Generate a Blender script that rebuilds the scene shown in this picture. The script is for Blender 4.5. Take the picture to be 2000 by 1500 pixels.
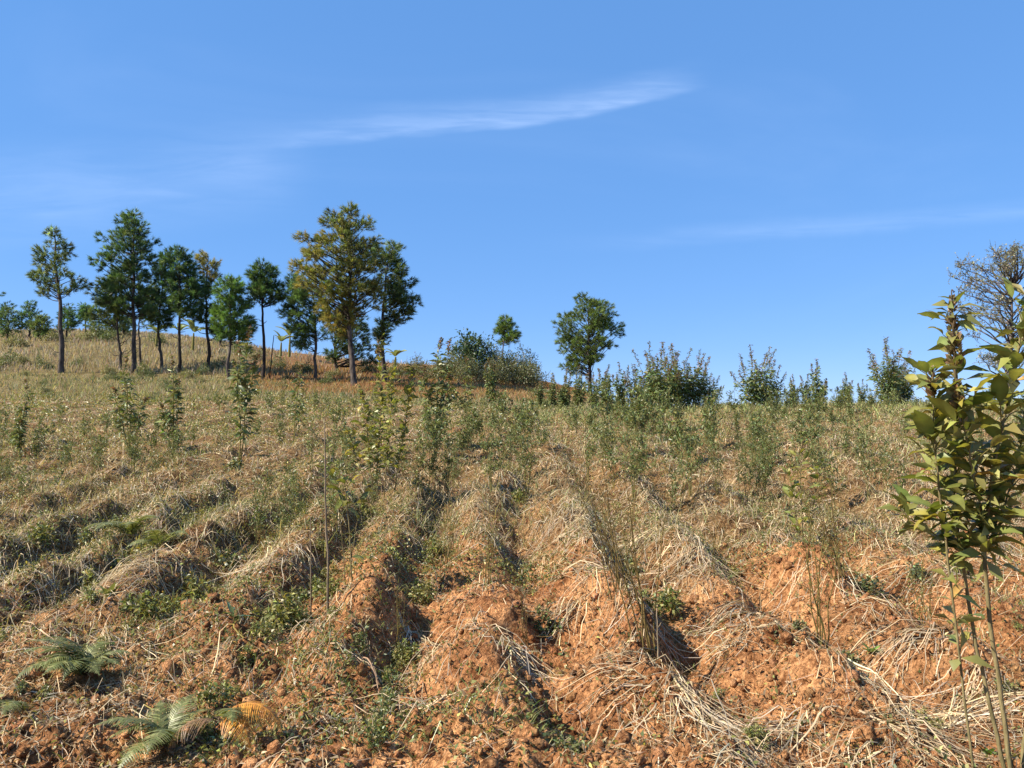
import bpy, math, random
import numpy as np
from mathutils import Vector, Matrix

# ------------------------------------------------------------------ camera, sky, sun, exposure
for o in list(bpy.data.objects): bpy.data.objects.remove(o)
scn = bpy.context.scene
COL = scn.collection
F = 1540.0                                   # focal length in photo pixels (2000 wide)
PITCH = math.atan(100/1540)
cam_d = bpy.data.cameras.new('camera'); cam = bpy.data.objects.new('camera', cam_d); COL.objects.link(cam)
cam_d.sensor_width = 36; cam_d.lens = F/2000*36; cam_d.clip_start = .05; cam_d.clip_end = 20000
cam.location = (0, 0, 0); cam.rotation_euler = (math.pi/2 + PITCH, 0, 0)
scn.camera = cam

SUN_EL, SUN_AZ = math.radians(41), math.radians(-106)      # azimuth from +Y, negative = left
world = bpy.data.worlds.new('World'); scn.world = world; world.use_nodes = True
def build_world():
    nt = world.node_tree; nt.nodes.clear(); N = nt.nodes.new; L = nt.links.new
    out = N('ShaderNodeOutputWorld'); bg = N('ShaderNodeBackground'); bg.inputs['Strength'].default_value = .098
    sky = N('ShaderNodeTexSky'); sky.sky_type = 'NISHITA'; sky.sun_disc = False
    sky.sun_elevation = SUN_EL; sky.sun_rotation = SUN_AZ
    sky.altitude = 2600; sky.air_density = .9; sky.dust_density = 0; sky.ozone_density = 2.6
    tc = N('ShaderNodeTexCoord'); sep = N('ShaderNodeSeparateXYZ'); L(tc.outputs['Generated'], sep.inputs[0])
    def M(op, a, b=None, c=None, clamp=False):
        n = N('ShaderNodeMath'); n.operation = op; n.use_clamp = clamp
        for i, v in enumerate((a, b, c)):
            if v is None: continue
            if isinstance(v, (int, float)): n.inputs[i].default_value = v
            else: L(v, n.inputs[i])
        return n.outputs[0]
    def SS(v, a, b):
        n = N('ShaderNodeMapRange'); n.interpolation_type = 'SMOOTHSTEP'; L(v, n.inputs[0])
        n.inputs[1].default_value = a; n.inputs[2].default_value = b; n.inputs[3].default_value = 0; n.inputs[4].default_value = 1
        return n.outputs[0]
    ysafe = M('MAXIMUM', M('ABSOLUTE', sep.outputs[1]), .02)
    a = M('DIVIDE', sep.outputs[0], ysafe); e = M('DIVIDE', sep.outputs[2], ysafe)
    cmb = N('ShaderNodeCombineXYZ'); L(a, cmb.inputs[0]); L(e, cmb.inputs[1])
    def noise(scale, rot, detail=6, dist=.6, loc=(0, 0, 0)):
        mp = N('ShaderNodeMapping'); L(cmb.outputs[0], mp.inputs[0])
        mp.inputs['Rotation'].default_value = (0, 0, rot); mp.inputs['Scale'].default_value = scale; mp.inputs['Location'].default_value = loc
        n = N('ShaderNodeTexNoise'); n.inputs['Scale'].default_value = 1; n.inputs['Detail'].default_value = detail
        n.inputs['Roughness'].default_value = .55; n.inputs['Distortion'].default_value = dist
        L(mp.outputs[0], n.inputs['Vector']); return n.outputs['Fac']
    wob = M('MULTIPLY', M('SUBTRACT', noise((7, 3, 1), 0, 3), .5), .022)
    # a feathered cirrus streak: crisp lower rim, soft combed upper side
    def streak(c0, c1, c2, a0, a1, fade, rise, amp, rim, sc):
        e0 = M('ADD', M('ADD', M('MULTIPLY', M('POWER', M('MAXIMUM', a, 0), 2), c2), M('MULTIPLY', a, c1)), c0)
        t = M('ADD', M('SUBTRACT', e, e0), wob)
        lo = SS(t, -rim, rim*1.2)
        up = M('SUBTRACT', 1, SS(t, .0, rise))
        win = M('MULTIPLY', SS(a, a0-fade, a0+fade), M('SUBTRACT', 1, SS(a, a1-fade*.5, a1+fade*.3)))
        comb = noise(sc, math.radians(-14), 7, .35)
        comb = M('ADD', M('MULTIPLY', SS(comb, .12, .80), .62), M('MULTIPLY', SS(noise((sc[0]*2.2, sc[1]*3.2, 1), math.radians(-24), 8, .5), .32, .68), .45))
        return M('MULTIPLY', M('MULTIPLY', M('MULTIPLY', lo, up), win), M('MULTIPLY', comb, amp))
    s1 = streak(.400, .092, .45, -.27, .23, .13, .052, 1.0, .005, (4, 26, 1))
    s2 = streak(.345, .12, 0, -.75, -.28, .16, .13, .20, .05, (3, 14, 1))
    s3 = streak(.232, .055, .03, .18, .75, .20, .03, .15, .010, (3, 22, 1))
    veil = M('MULTIPLY', SS(noise((1.2, 3.2, 1), -.25, 5, .8, (3, 1, 0)), .5, .85), .07)
    m = M('ADD', M('ADD', M('MULTIPLY', s1, .27), s2), M('ADD', s3, veil), clamp=True)
    hs = N('ShaderNodeHueSaturation'); hs.inputs['Saturation'].default_value = 1.52; hs.inputs['Value'].default_value = 1.82
    gm = N('ShaderNodeGamma'); gm.inputs[1].default_value = .62; L(sky.outputs[0], gm.inputs[0]); L(gm.outputs[0], hs.inputs['Color'])
    tn = N('ShaderNodeMixRGB'); tn.blend_type = 'MULTIPLY'; tn.inputs[0].default_value = 1; L(hs.outputs[0], tn.inputs[1]); tn.inputs[2].default_value = (1.04, .97, 1.03, 1)
    ev = N('ShaderNodeMixRGB'); ev.inputs[0].default_value = .5; L(tn.outputs[0], ev.inputs[1]); ev.inputs[2].default_value = (.74, 1.82, 4.1, 1)
    mix = N('ShaderNodeMixRGB'); L(m, mix.inputs[0]); L(ev.outputs[0], mix.inputs[1]); mix.inputs[2].default_value = (4.6, 5.6, 7.6, 1)
    L(mix.outputs[0], bg.inputs[0]); L(bg.outputs[0], out.inputs[0])
build_world()
sd = bpy.data.lights.new('sun', 'SUN'); sd.energy = 5.0; sd.angle = math.radians(.53); sd.color = (1, .93, .80)
sun = bpy.data.objects.new('sun', sd); COL.objects.link(sun)
sv = Vector((math.sin(SUN_AZ)*math.cos(SUN_EL), math.cos(SUN_AZ)*math.cos(SUN_EL), math.sin(SUN_EL)))
sun.rotation_euler = sv.to_track_quat('Z', 'Y').to_euler(); sun.location = sv*40
scn.view_settings.view_transform = 'Standard'; scn.view_settings.look = 'None'
scn.view_settings.exposure = 1.15; scn.view_settings.gamma = 1
scn.render.engine = 'CYCLES'
scn.cycles.max_bounces = 4; scn.cycles.diffuse_bounces = 3; scn.cycles.glossy_bounces = 2; scn.cycles.transmission_bounces = 2

# ------------------------------------------------------------------ numeric helpers
rng = np.random.default_rng(11)
CP, SP = math.cos(PITCH), math.sin(PITCH)
def ray(px, py):
    cx = (px-1000)/F; cy = (750-py)/F
    return cx, CP-SP*cy, SP+CP*cy
def zat(py, d):
    _, y, z = ray(1000, py); return z/y*d
def xat(px, d, py=850):
    x, y, _ = ray(px, py); return x/y*d
def _h(ix, iy, s):
    h = (ix.astype(np.int64)*374761393 + iy.astype(np.int64)*668265263 + s*974634777) & 0xffffffff
    h = ((h ^ (h >> 13))*1274126177) & 0xffffffff
    return ((h ^ (h >> 16)) & 0xffffff)/float(0xffffff)
def vnoise(x, y, s=0):
    x = np.asarray(x, float); y = np.asarray(y, float)
    ix = np.floor(x); iy = np.floor(y); fx = x-ix; fy = y-iy
    u = fx*fx*fx*(fx*(fx*6-15)+10); v = fy*fy*fy*(fy*(fy*6-15)+10)
    a = _h(ix, iy, s); b = _h(ix+1, iy, s); c = _h(ix, iy+1, s); d = _h(ix+1, iy+1, s)
    return a+(b-a)*u+(c-a)*v+(a-b-c+d)*u*v
def fbm(x, y, s=0, o=4):
    t = 0; amp = .5; tot = 0
    for i in range(o):
        t = t+amp*vnoise(x, y, s+i*7); tot += amp; x = x*2.03+11.3; y = y*2.03+5.7; amp *= .5
    return t/tot
def sst(x, a, b):
    t = np.clip((x-a)/(b-a), 0, 1); return t*t*(3-2*t)

# ------------------------------------------------------------------ terrain height
NEAR = [(3.1, 1500), (4.7, 1250), (7, 1057), (10.7, 915), (15, 848)]
FARR = [(400, 880), (1000, 872), (6000, 852)]
COLS = {
 -900: [(20, 811), (30, 778), (40, 760), (55, 740), (70, 705), (90, 668), (120, 650), (160, 660)],
 0:    [(20, 811), (30, 776), (40, 757), (55, 735), (70, 700), (90, 662), (120, 645), (160, 655)],
 300:  [(20, 811), (30, 776), (40, 757), (55, 735), (70, 700), (90, 662), (120, 650), (160, 660)],
 520:  [(20, 811), (30, 781), (40, 765), (52, 745), (65, 713), (80, 690), (100, 680), (140, 692)],
 700:  [(20, 811), (30, 786), (40, 774), (50, 761), (60, 735), (75, 713), (100, 706), (140, 720)],
 900:  [(20, 813), (30, 794), (45, 773), (55, 750), (65, 728), (80, 716), (110, 728), (140, 745)],
 1080: [(20, 815), (30, 799), (45, 782), (55, 767), (70, 752), (90, 747), (120, 765), (160, 790)],
 1180: [(20, 813), (24, 803), (35, 791), (50, 780), (70, 770), (90, 777), (130, 800), (170, 820)],
 1300: [(20, 811), (25, 800), (30, 803), (45, 822), (70, 840), (100, 850), (150, 862)],
 1600: [(20, 806), (24, 795), (27, 793), (32, 799), (45, 828), (70, 860), (120, 872)],
 2000: [(20, 800), (24, 790), (27, 788), (32, 793), (45, 815), (50, 826), (70, 850), (120, 868)],
 2900: [(20, 800), (24, 790), (27, 788), (32, 795), (45, 818), (50, 830), (70, 858), (120, 872)]}
LD = np.linspace(math.log(.8), math.log(6000), 520)
def _cols():
    pxs = sorted(COLS); rows = []
    k = np.exp(-.5*(np.arange(-9, 10)/3.6)**2); k /= k.sum()
    for p in pxs:
        pts = NEAR+COLS[p]+FARR
        d = [.8, 2.0]+[q[0] for q in pts]; z = [-1.50, -1.40]+[zat(q[1], q[0]) for q in pts]
        v = np.interp(LD, np.log(d), z)
        v = np.convolve(np.pad(v, 9, mode='edge'), k, 'valid'); rows.append(v)
    th = np.array([(p-1000)/F for p in pxs]); T = np.linspace(th[0], th[-1], 260)
    rows = np.array(rows); G = np.array([np.interp(T, th, rows[:, j]) for j in range(len(LD))]).T
    k2 = np.exp(-.5*(np.arange(-12, 13)/5.)**2); k2 /= k2.sum()
    G = np.apply_along_axis(lambda c: np.convolve(np.pad(c, 12, mode='edge'), k2, 'valid'), 0, G)
    return T, G
TH, ZG = _cols()
def base_h(x, y):
    x = np.asarray(x, float); y = np.asarray(y, float)
    yy = np.maximum(y, 2.2)
    t = np.clip(x/yy, TH[0], TH[-1]); ti = np.clip((t-TH[0])/(TH[1]-TH[0]), 0, len(TH)-1.001)
    li = np.clip((np.log(np.maximum(y, .8))-LD[0])/(LD[1]-LD[0]), 0, len(LD)-1.001)
    i = ti.astype(int); j = li.astype(int); fi = ti-i; fj = li-j
    z = ZG[i, j]*(1-fi)*(1-fj)+ZG[i+1, j]*fi*(1-fj)+ZG[i, j+1]*(1-fi)*fj+ZG[i+1, j+1]*fi*fj
    return z - .03*np.maximum(0, .8-y)
ROW = .80
def rowphase(x, y):
    w = .26*(fbm(x*.5+3, y*.30, 21, 2)-.5) + .18*(fbm(x*1.7, y*1.4+9, 22, 2)-.5)
    return (x+.012*(y-4.7)-.183+w)/ROW           # integer = furrow, half = crest
def ridge_amp(x, y):
    a = sst(y, 2.6, 4.4)*(1-.66*sst(y, 6, 12))*(1-sst(y, 20, 32))
    a = a*(1-.75*sst(-x, .9, 1.6)*(1-sst(y, 4.4, 5.4)))*(.60+.55*sst(fbm(x*.8+31, y*.55, 24, 2), .30, .58))
    return a
def H(x, y, fine=True):
    x = np.asarray(x, float); y = np.asarray(y, float)
    z = base_h(x, y)
    r = rowphase(x, y); f = r-np.floor(r)
    p = .5-.5*np.cos(2*math.pi*(f-.11*np.sin(math.pi*f)))
    p = p**.85
    lump = fbm(x*1.1+50, y*1.25, 31, 2)
    k = np.floor(r)
    beat = .5+.5*np.cos(2*math.pi*(y/.85+_h(k, k*0, 5)*7 + .5*fbm(x*.6, y*.6, 33, 2)))   # hummocks along each row
    A = ridge_amp(x, y)
    z = z+A*(.235*p*(.62+.70*lump)*(.74+.26*beat)-.11)
    nf = 1-sst(y, 30, 60)
    z = z+nf*(.15*(fbm(x*.9, y*.9, 41, 3)-.5)+.15*(fbm(x*2.3+5, y*2.3, 43, 3)-.5)*(1-.6*sst(y, 6, 11)))
    z = z+sst(y, 40, 70)*1.0*(fbm(x*.12, y*.12, 45, 3)-.5)
    if fine:
        g = 1-sst(y, 9, 22)
        z = z+g*(.12*(fbm(x*5.2, y*5.2, 51, 3)-.5)+.065*np.abs(fbm(x*15, y*15, 61, 2)-.5)*2*(.4+fbm(x*2, y*2, 63, 2)))
    return z
def litter(x, y):                                # 0 bare orange soil .. 1 covered with litter and weeds
    l = 1.1*sst(y, 4.3, 8.6)+.25*sst(-x/np.maximum(y, 2), .12, .5)
    l = l+1.15*(fbm(x*.9, y*.7, 71, 3)-.5)
    return np.clip(l, 0, 1)

# ------------------------------------------------------------------ mesh builder
class MB:
    def __init__(s): s.v = []; s.q = []; s.t = []; s.c = []; s.n = 0
    def add(s, v, quads=None, tris=None, col=(1, 1, 1)):
        v = np.asarray(v, np.float32).reshape(-1, 3); m = len(v)
        c = np.empty((m, 4), np.float32); c[:, 3] = 1; c[:, :3] = np.asarray(col, np.float32).reshape(-1, 3)
        s.v.append(v); s.c.append(c)
        if quads is not None and len(quads): s.q.append(np.asarray(quads, np.int32).reshape(-1, 4)+s.n)
        if tris is not None and len(tris): s.t.append(np.asarray(tris, np.int32).reshape(-1, 3)+s.n)
        s.n += m
    def mesh(s, name, mat, smooth=False):
        v = np.concatenate(s.v); c = np.concatenate(s.c)
        q = np.concatenate(s.q) if s.q else np.zeros((0, 4), np.int32)
        t = np.concatenate(s.t) if s.t else np.zeros((0, 3), np.int32)
        me = bpy.data.meshes.new(name)
        me.vertices.add(len(v)); me.vertices.foreach_set('co', v.ravel())
        nl = q.size+t.size; me.loops.add(nl)
        me.loops.foreach_set('vertex_index', np.concatenate([q.ravel(), t.ravel()]).astype(np.int32))
        npol = len(q)+len(t); me.polygons.add(npol)
        ls = np.concatenate([np.arange(len(q))*4, q.size+np.arange(len(t))*3]).astype(np.int32)
        me.polygons.foreach_set('loop_start', ls)
        if smooth: me.polygons.foreach_set('use_smooth', np.ones(npol, bool))
        a = me.attributes.new('Col', 'FLOAT_COLOR', 'POINT'); a.data.foreach_set('color', c.ravel())
        me.materials.append(mat); me.update(calc_edges=True)
        return me
    def build(s, name, mat, parent=None, loc=None, smooth=False):
        return link(name, s.mesh(name, mat, smooth), parent, loc)
def link(name, me, parent=None, loc=None):
    o = bpy.data.objects.new(name, me); COL.objects.link(o)
    if parent: o.parent = parent
    if loc is not None: o.location = loc
    return o
def tag(o, label, cat, group=None):
    o['label'] = label; o['category'] = cat
    if group: o['group'] = group
    return o
def thing(name, loc, label, cat, group=None, rz=0):
    o = bpy.data.objects.new(name, None); COL.objects.link(o); o.location = loc; o.rotation_euler = (0, 0, rz)
    o.empty_display_size = .1
    return tag(o, label, cat, group)
def dup(root, loc, rz, sc, label, group, tilt=(0, 0)):
    r = root.copy(); COL.objects.link(r); r.location = loc; r.rotation_euler = (tilt[0], tilt[1], rz); r.scale = (sc, sc, sc)
    r['label'] = label; r['group'] = group
    for ch in list(root.children):
        c = ch.copy(); COL.objects.link(c); c.parent = r
    return r
def unit(v): return v/np.maximum(np.linalg.norm(v, axis=-1, keepdims=True), 1e-9)
def rdir(n, up=0):
    v = rng.normal(size=(n, 3)); v = unit(v); v[:, 2] += up; return unit(v)

def tubes(mb, P, R, sides=5, col=(1, 1, 1)):
    """P (n,K,3), R (n,K): n tapered tubes"""
    P = np.asarray(P, float); R = np.asarray(R, float)
    if P.ndim == 2: P = P[None]; R = R[None]
    n, K, _ = P.shape
    T = np.empty_like(P); T[:, 1:-1] = P[:, 2:]-P[:, :-2]; T[:, 0] = P[:, 1]-P[:, 0]; T[:, -1] = P[:, -1]-P[:, -2]
    T = unit(T); m = unit(P[:, -1]-P[:, 0])
    ref = np.where(np.abs(m[:, 2:3]) > .8, np.array([[1., 0, 0]]), np.array([[0, 0, 1.]]))[:, None, :]
    U = unit(np.cross(np.broadcast_to(ref, T.shape), T)); V = np.cross(T, U)
    a = np.linspace(0, 2*math.pi, sides, endpoint=False)
    ring = P[:, :, None, :]+R[:, :, None, None]*(np.cos(a)[None, None, :, None]*U[:, :, None, :]+np.sin(a)[None, None, :, None]*V[:, :, None, :])
    idx = np.arange(n*K*sides).reshape(n, K, sides); nx = np.roll(idx, -1, axis=2)
    q = np.stack([idx[:, :-1], nx[:, :-1], nx[:, 1:], idx[:, 1:]], -1).reshape(-1, 4)
    c = np.asarray(col, float)
    if c.ndim == 2 and len(c) == n: c = np.repeat(c, K*sides, 0)
    mb.add(ring.reshape(-1, 3), quads=q, col=c)
def ribbons(mb, P, HW, S, col, fold=0.0):
    """P (n,K,3) centre lines, HW (n,K) half widths, S (n,K,3) side vectors; fold>0 gives a gutter cross-section"""
    n, K, _ = P.shape
    L = P-S*HW[..., None]; R = P+S*HW[..., None]
    c = np.asarray(col, float)
    if fold:
        M = P.copy(); M[..., 2] += fold*HW
        v = np.stack([L, M, R], 2); w = 3
    else:
        v = np.stack([L, R], 2); w = 2
    idx = np.arange(n*K*w).reshape(n, K, w)
    q = np.stack([idx[:, :-1, :-1], idx[:, :-1, 1:], idx[:, 1:, 1:], idx[:, 1:, :-1]], -1).reshape(-1, 4)
    if c.ndim == 2 and len(c) == n: c = np.repeat(c, K*w, 0)
    mb.add(v.reshape(-1, 3), quads=q, col=c)
def leaves(mb, P, D, Lh, Wd, col, fold=.25, droop=.15, two=False):
    """folded lens leaves: P base points, D directions, Lh lengths, Wd half widths"""
    n = len(P); D = unit(D)
    up = rdir(n, 1.1); S = unit(np.cross(D, up)); Nn = np.cross(S, D)
    Lh = np.broadcast_to(Lh, n)[:, None]; Wd = np.broadcast_to(Wd, n)[:, None]
    tip = P+D*Lh-Nn*Lh*droop; mid = P+D*Lh*.45
    a = mid-S*Wd+Nn*Wd*fold; b = mid+S*Wd+Nn*Wd*fold
    c = np.asarray(col, float)
    if two:
        v = np.stack([P, a, tip, b], 1); i = np.arange(n*4).reshape(n, 4)
        if c.ndim == 2 and len(c) == n: c = np.repeat(c, 4, 0)
        mb.add(v.reshape(-1, 3), quads=i, col=c)
    else:
        v = np.stack([P, a, mid, b, tip], 1); i = np.arange(n*5).reshape(n, 5)
        t = np.concatenate([i[:, [0, 2, 1]], i[:, [0, 3, 2]], i[:, [1, 2, 4]], i[:, [2, 3, 4]]])
        if c.ndim == 2 and len(c) == n: c = np.repeat(c, 5, 0)
        mb.add(v.reshape(-1, 3), tris=t, col=c)
def vary(base, n, s=.25, alt=None, pa=.2, hs=.10):
    """n colours scattered round a base colour, a share pa drawn towards alt"""
    c = np.tile(np.asarray(base, float), (n, 1))
    if alt is not None:
        k = (rng.random(n) < pa)[:, None]*rng.uniform(.5, 1, (n, 1)); c = c*(1-k)+np.asarray(alt)*k
    return np.clip(c*np.exp(rng.normal(0, s, (n, 1)))*np.exp(rng.normal(0, hs, (n, 3))), 0, .9)
def spline(pts, K):
    pts = np.asarray(pts, float); n = len(pts); t = np.linspace(0, n-1, K)
    out = np.stack([np.interp(t, np.arange(n), pts[:, i]) for i in range(pts.shape[1])], 1)
    for _ in range(max(1, K//n)): out[1:-1] = .25*out[:-2]+.5*out[1:-1]+.25*out[2:]
    return out

# ------------------------------------------------------------------ materials
def mat_leaf(name, trans=.35, rough=.5, spec=.3, objvar=0, under=None, bumpsc=0):
    m = bpy.data.materials.new(name); m.use_nodes = True; nt = m.node_tree; nt.nodes.clear(); N = nt.nodes.new; L = nt.links.new
    at = N('ShaderNodeAttribute'); at.attribute_name = 'Col'; col = at.outputs['Color']
    if objvar:
        oi = N('ShaderNodeObjectInfo'); r = N('ShaderNodeValToRGB'); e = r.color_ramp.elements
        e[0].position = 0; e[0].color = (.72, .78, .6, 1); e[1].position = 1; e[1].color = (1.45, 1.25, .9, 1)
        x = r.color_ramp.elements.new(.5); x.color = (1, 1, 1, 1)
        L(oi.outputs['Random'], r.inputs[0]); mm = N('ShaderNodeMixRGB'); mm.blend_type = 'MULTIPLY'; mm.inputs[0].default_value = 1
        L(col, mm.inputs[1]); L(r.outputs[0], mm.inputs[2]); col = mm.outputs[0]
    tx = N('ShaderNodeTexCoord'); ns = N('ShaderNodeTexNoise'); ns.inputs['Scale'].default_value = 9 if not objvar else 3
    ns.inputs['Detail'].default_value = 4; L(tx.outputs['Object'], ns.inputs['Vector'])
    mr = N('ShaderNodeMapRange'); L(ns.outputs['Fac'], mr.inputs[0]); mr.inputs[1].default_value = .3; mr.inputs[2].default_value = .7
    mr.inputs[3].default_value = .78; mr.inputs[4].default_value = 1.2
    mu = N('ShaderNodeMixRGB'); mu.blend_type = 'MULTIPLY'; mu.inputs[0].default_value = 1; L(col, mu.inputs[1])
    cb = N('ShaderNodeCombineXYZ'); [L(mr.outputs[0], cb.inputs[i]) for i in range(3)]; L(cb.outputs[0], mu.inputs[2]); col = mu.outputs[0]
    if under is not None:
        g = N('ShaderNodeNewGeometry'); mx = N('ShaderNodeMixRGB'); L(g.outputs['Backfacing'], mx.inputs[0]); L(col, mx.inputs[1]); mx.inputs[2].default_value = (*under, 1); col = mx.outputs[0]
    pb = N('ShaderNodeBsdfPrincipled'); L(col, pb.inputs['Base Color']); pb.inputs['Roughness'].default_value = rough
    pb.inputs['Specular IOR Level'].default_value = spec
    out = N('ShaderNodeOutputMaterial')
    if trans:
        tr = N('ShaderNodeBsdfTranslucent'); tm = N('ShaderNodeMixRGB'); tm.blend_type = 'MULTIPLY'; tm.inputs[0].default_value = 1
        L(col, tm.inputs[1]); tm.inputs[2].default_value = (1.25, 1.2, .6, 1); L(tm.outputs[0], tr.inputs[0])
        ms = N('ShaderNodeMixShader'); ms.inputs[0].default_value = trans; L(pb.outputs[0], ms.inputs[1]); L(tr.outputs[0], ms.inputs[2]); L(ms.outputs[0], out.inputs[0])
    else: L(pb.outputs[0], out.inputs[0])
    return m
def mat_bark(name, c1, c2, scale=14, zs=.35, bump=.5):
    m = bpy.data.materials.new(name); m.use_nodes = True; nt = m.node_tree; N = nt.nodes.new; L = nt.links.new
    pb = nt.nodes['Principled BSDF']; pb.inputs['Roughness'].default_value = .9; pb.inputs['Specular IOR Level'].default_value = .1
    tx = N('ShaderNodeTexCoord'); mp = N('ShaderNodeMapping'); mp.inputs['Scale'].default_value = (1, 1, zs); L(tx.outputs['Object'], mp.inputs[0])
    ns = N('ShaderNodeTexNoise'); ns.inputs['Scale'].default_value = scale; ns.inputs['Detail'].default_value = 7; ns.inputs['Roughness'].default_value = .65; L(mp.outputs[0], ns.inputs['Vector'])
    r = N('ShaderNodeValToRGB'); r.color_ramp.elements[0].position = .35; r.color_ramp.elements[0].color = (*c1, 1)
    r.color_ramp.elements[1].position = .66; r.color_ramp.elements[1].color = (*c2, 1); L(ns.outputs['Fac'], r.inputs[0])
    at = N('ShaderNodeAttribute'); at.attribute_name = 'Col'; mu = N('ShaderNodeMixRGB'); mu.blend_type = 'MULTIPLY'; mu.inputs[0].default_value = 1
    L(r.outputs[0], mu.inputs[1]); L(at.outputs['Color'], mu.inputs[2]); L(mu.outputs[0], pb.inputs['Base Color'])
    b = N('ShaderNodeBump'); b.inputs['Strength'].default_value = bump; b.inputs['Distance'].default_value = .03; L(ns.outputs['Fac'], b.inputs['Height']); L(b.outputs[0], pb.inputs['Normal'])
    return m
def mat_soil(name):
    m = bpy.data.materials.new(name); m.use_nodes = True; nt = m.node_tree; N = nt.nodes.new; L = nt.links.new
    pb = nt.nodes['Principled BSDF']; pb.inputs['Roughness'].default_value = .95; pb.inputs['Specular IOR Level'].default_value = .08
    at = N('ShaderNodeAttribute'); at.attribute_name = 'Col'; tx = N('ShaderNodeTexCoord')
    def noise(sc, det=6, ro=.6):
        n = N('ShaderNodeTexNoise'); n.inputs['Scale'].default_value = sc; n.inputs['Detail'].default_value = det; n.inputs['Roughness'].default_value = ro
        L(tx.outputs['Object'], n.inputs['Vector']); return n.outputs['Fac']
    n1 = noise(3.1); n2 = noise(24, 8, .7); n3 = noise(95, 4, .7)
    def ramp(f, p0, c0, p1, c1):
        r = N('ShaderNodeValToRGB'); r.color_ramp.elements[0].position = p0; r.color_ramp.elements[0].color = (*c0, 1)
        r.color_ramp.elements[1].position = p1; r.color_ramp.elements[1].color = (*c1, 1); L(f, r.inputs[0]); return r.outputs[0]
    def mul(a, b):
        x = N('ShaderNodeMixRGB'); x.blend_type = 'MULTIPLY'; x.inputs[0].default_value = 1; L(a, x.inputs[1]); L(b, x.inputs[2]); return x.outputs[0]
    c = mul(at.outputs['Color'], ramp(n1, .34, (.62, .52, .46), .66, (1.2, 1.18, 1.14)))
    c = mul(c, ramp(n2, .38, (.36, .29, .25), .58, (1.15, 1.15, 1.15)))
    c = mul(c, ramp(n3, .34, (.62, .56, .52), .6, (1.2, 1.22, 1.22)))
    L(c, pb.inputs['Base Color'])
    v = N('ShaderNodeTexVoronoi'); v.inputs['Scale'].default_value = 58; v.feature = 'SMOOTH_F1'; L(tx.outputs['Object'], v.inputs['Vector'])
    ad = N('ShaderNodeMath'); ad.operation = 'MULTIPLY_ADD'; L(v.outputs['Distance'], ad.inputs[0]); ad.inputs[1].default_value = -.7; L(n2, ad.inputs[2])
    ad2 = N('ShaderNodeMath'); ad2.operation = 'MULTIPLY_ADD'; L(n3, ad2.inputs[0]); ad2.inputs[1].default_value = .75; L(ad.outputs[0], ad2.inputs[2])
    b = N('ShaderNodeBump'); b.inputs['Strength'].default_value = 1.0; b.inputs['Distance'].default_value = .035; L(ad2.outputs[0], b.inputs['Height']); L(b.outputs[0], pb.inputs['Normal'])
    return m
M_SOIL = mat_soil('soil')
M_STRAW = mat_leaf('dry_straw', .22, .6, .25)
M_GRASS = mat_leaf('grass', .35, .6, .2)
M_NEEDLE = mat_leaf('needle', .38, .45, .3)
M_LEAF = mat_leaf('leaf', .30, .42, .4)
M_BIGLEAF = mat_leaf('big_leaf', .38, .45, .38, objvar=1)
M_FERN = mat_leaf('fern', .3, .45, .4)
M_BARK = mat_bark('pine_bark', (.030, .024, .021), (.135, .108, .090), 6, .3, .8)
M_TWIG = mat_bark('twig_bark', (.10, .075, .045), (.26, .20, .13), 40, .3, .3)
M_GREENSTEM = mat_bark('green_stem', (.11, .09, .04), (.24, .19, .09), 40, .3, .3)

# ------------------------------------------------------------------ ground sheet
rng = np.random.default_rng(501)
SOIL = np.array((.62, .325, .148)); SOIL2 = np.array((.44, .215, .098)); LIT = np.array((.27, .185, .095)); GRS = np.array((.22, .185, .085)); RED = np.array((.30, .15, .065))
def ground_col(x, y):
    l = litter(x, y)[:, None]; n = fbm(x*1.3, y*1.3, 81, 3)[:, None]
    s = SOIL*(.45+.55*sst(n, .3, .55))+SOIL2*(.55-.55*sst(n, .3, .55))
    g = LIT*(1-.5*n)+GRS*.5*n
    c = s*(1-.85*l)+g*.85*l
    f = sst(y, 24, 40)[:, None]; px = 1000+F*x/np.maximum(y, .5)
    far = GRS*(.8+.6*n); red = (sst(px, 430, 560)*(1-sst(px, 1120, 1220))*sst(y, 34, 44))[:, None]
    far = far*(1-.75*red)+RED*.75*red
    return c*(1-f)+far*f
def make_ground():
    ys = np.concatenate([np.linspace(-40, 0, 14)[:-1], np.linspace(0, 2.0, 26)[:-1],
                         np.exp(np.linspace(math.log(2.0), math.log(60), 540))[:-1],
                         np.exp(np.linspace(math.log(60), math.log(220), 110))[:-1], np.exp(np.linspace(math.log(220), math.log(6000), 40))])
    s = np.linspace(-1, 1, 400); sx = s+5*np.sign(s)*np.abs(s)**17
    X = (.74*np.maximum(ys, .5)[:, None]+.9)*sx[None, :]; Y = np.repeat(ys[:, None], len(s), 1)
    x = X.ravel(); y = Y.ravel(); z = H(x, y)
    i = np.arange(len(x)).reshape(X.shape)
    q = np.stack([i[:-1, :-1], i[:-1, 1:], i[1:, 1:], i[1:, :-1]], -1).reshape(-1, 4)
    mb = MB(); mb.add(np.stack([x, y, z], 1), quads=q, col=ground_col(x, y))
    o = mb.build('ground', M_SOIL, smooth=True); o['kind'] = 'structure'; o['label'] = 'orange ridged field soil rising to a grassy hill'
    return o
make_ground()

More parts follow.
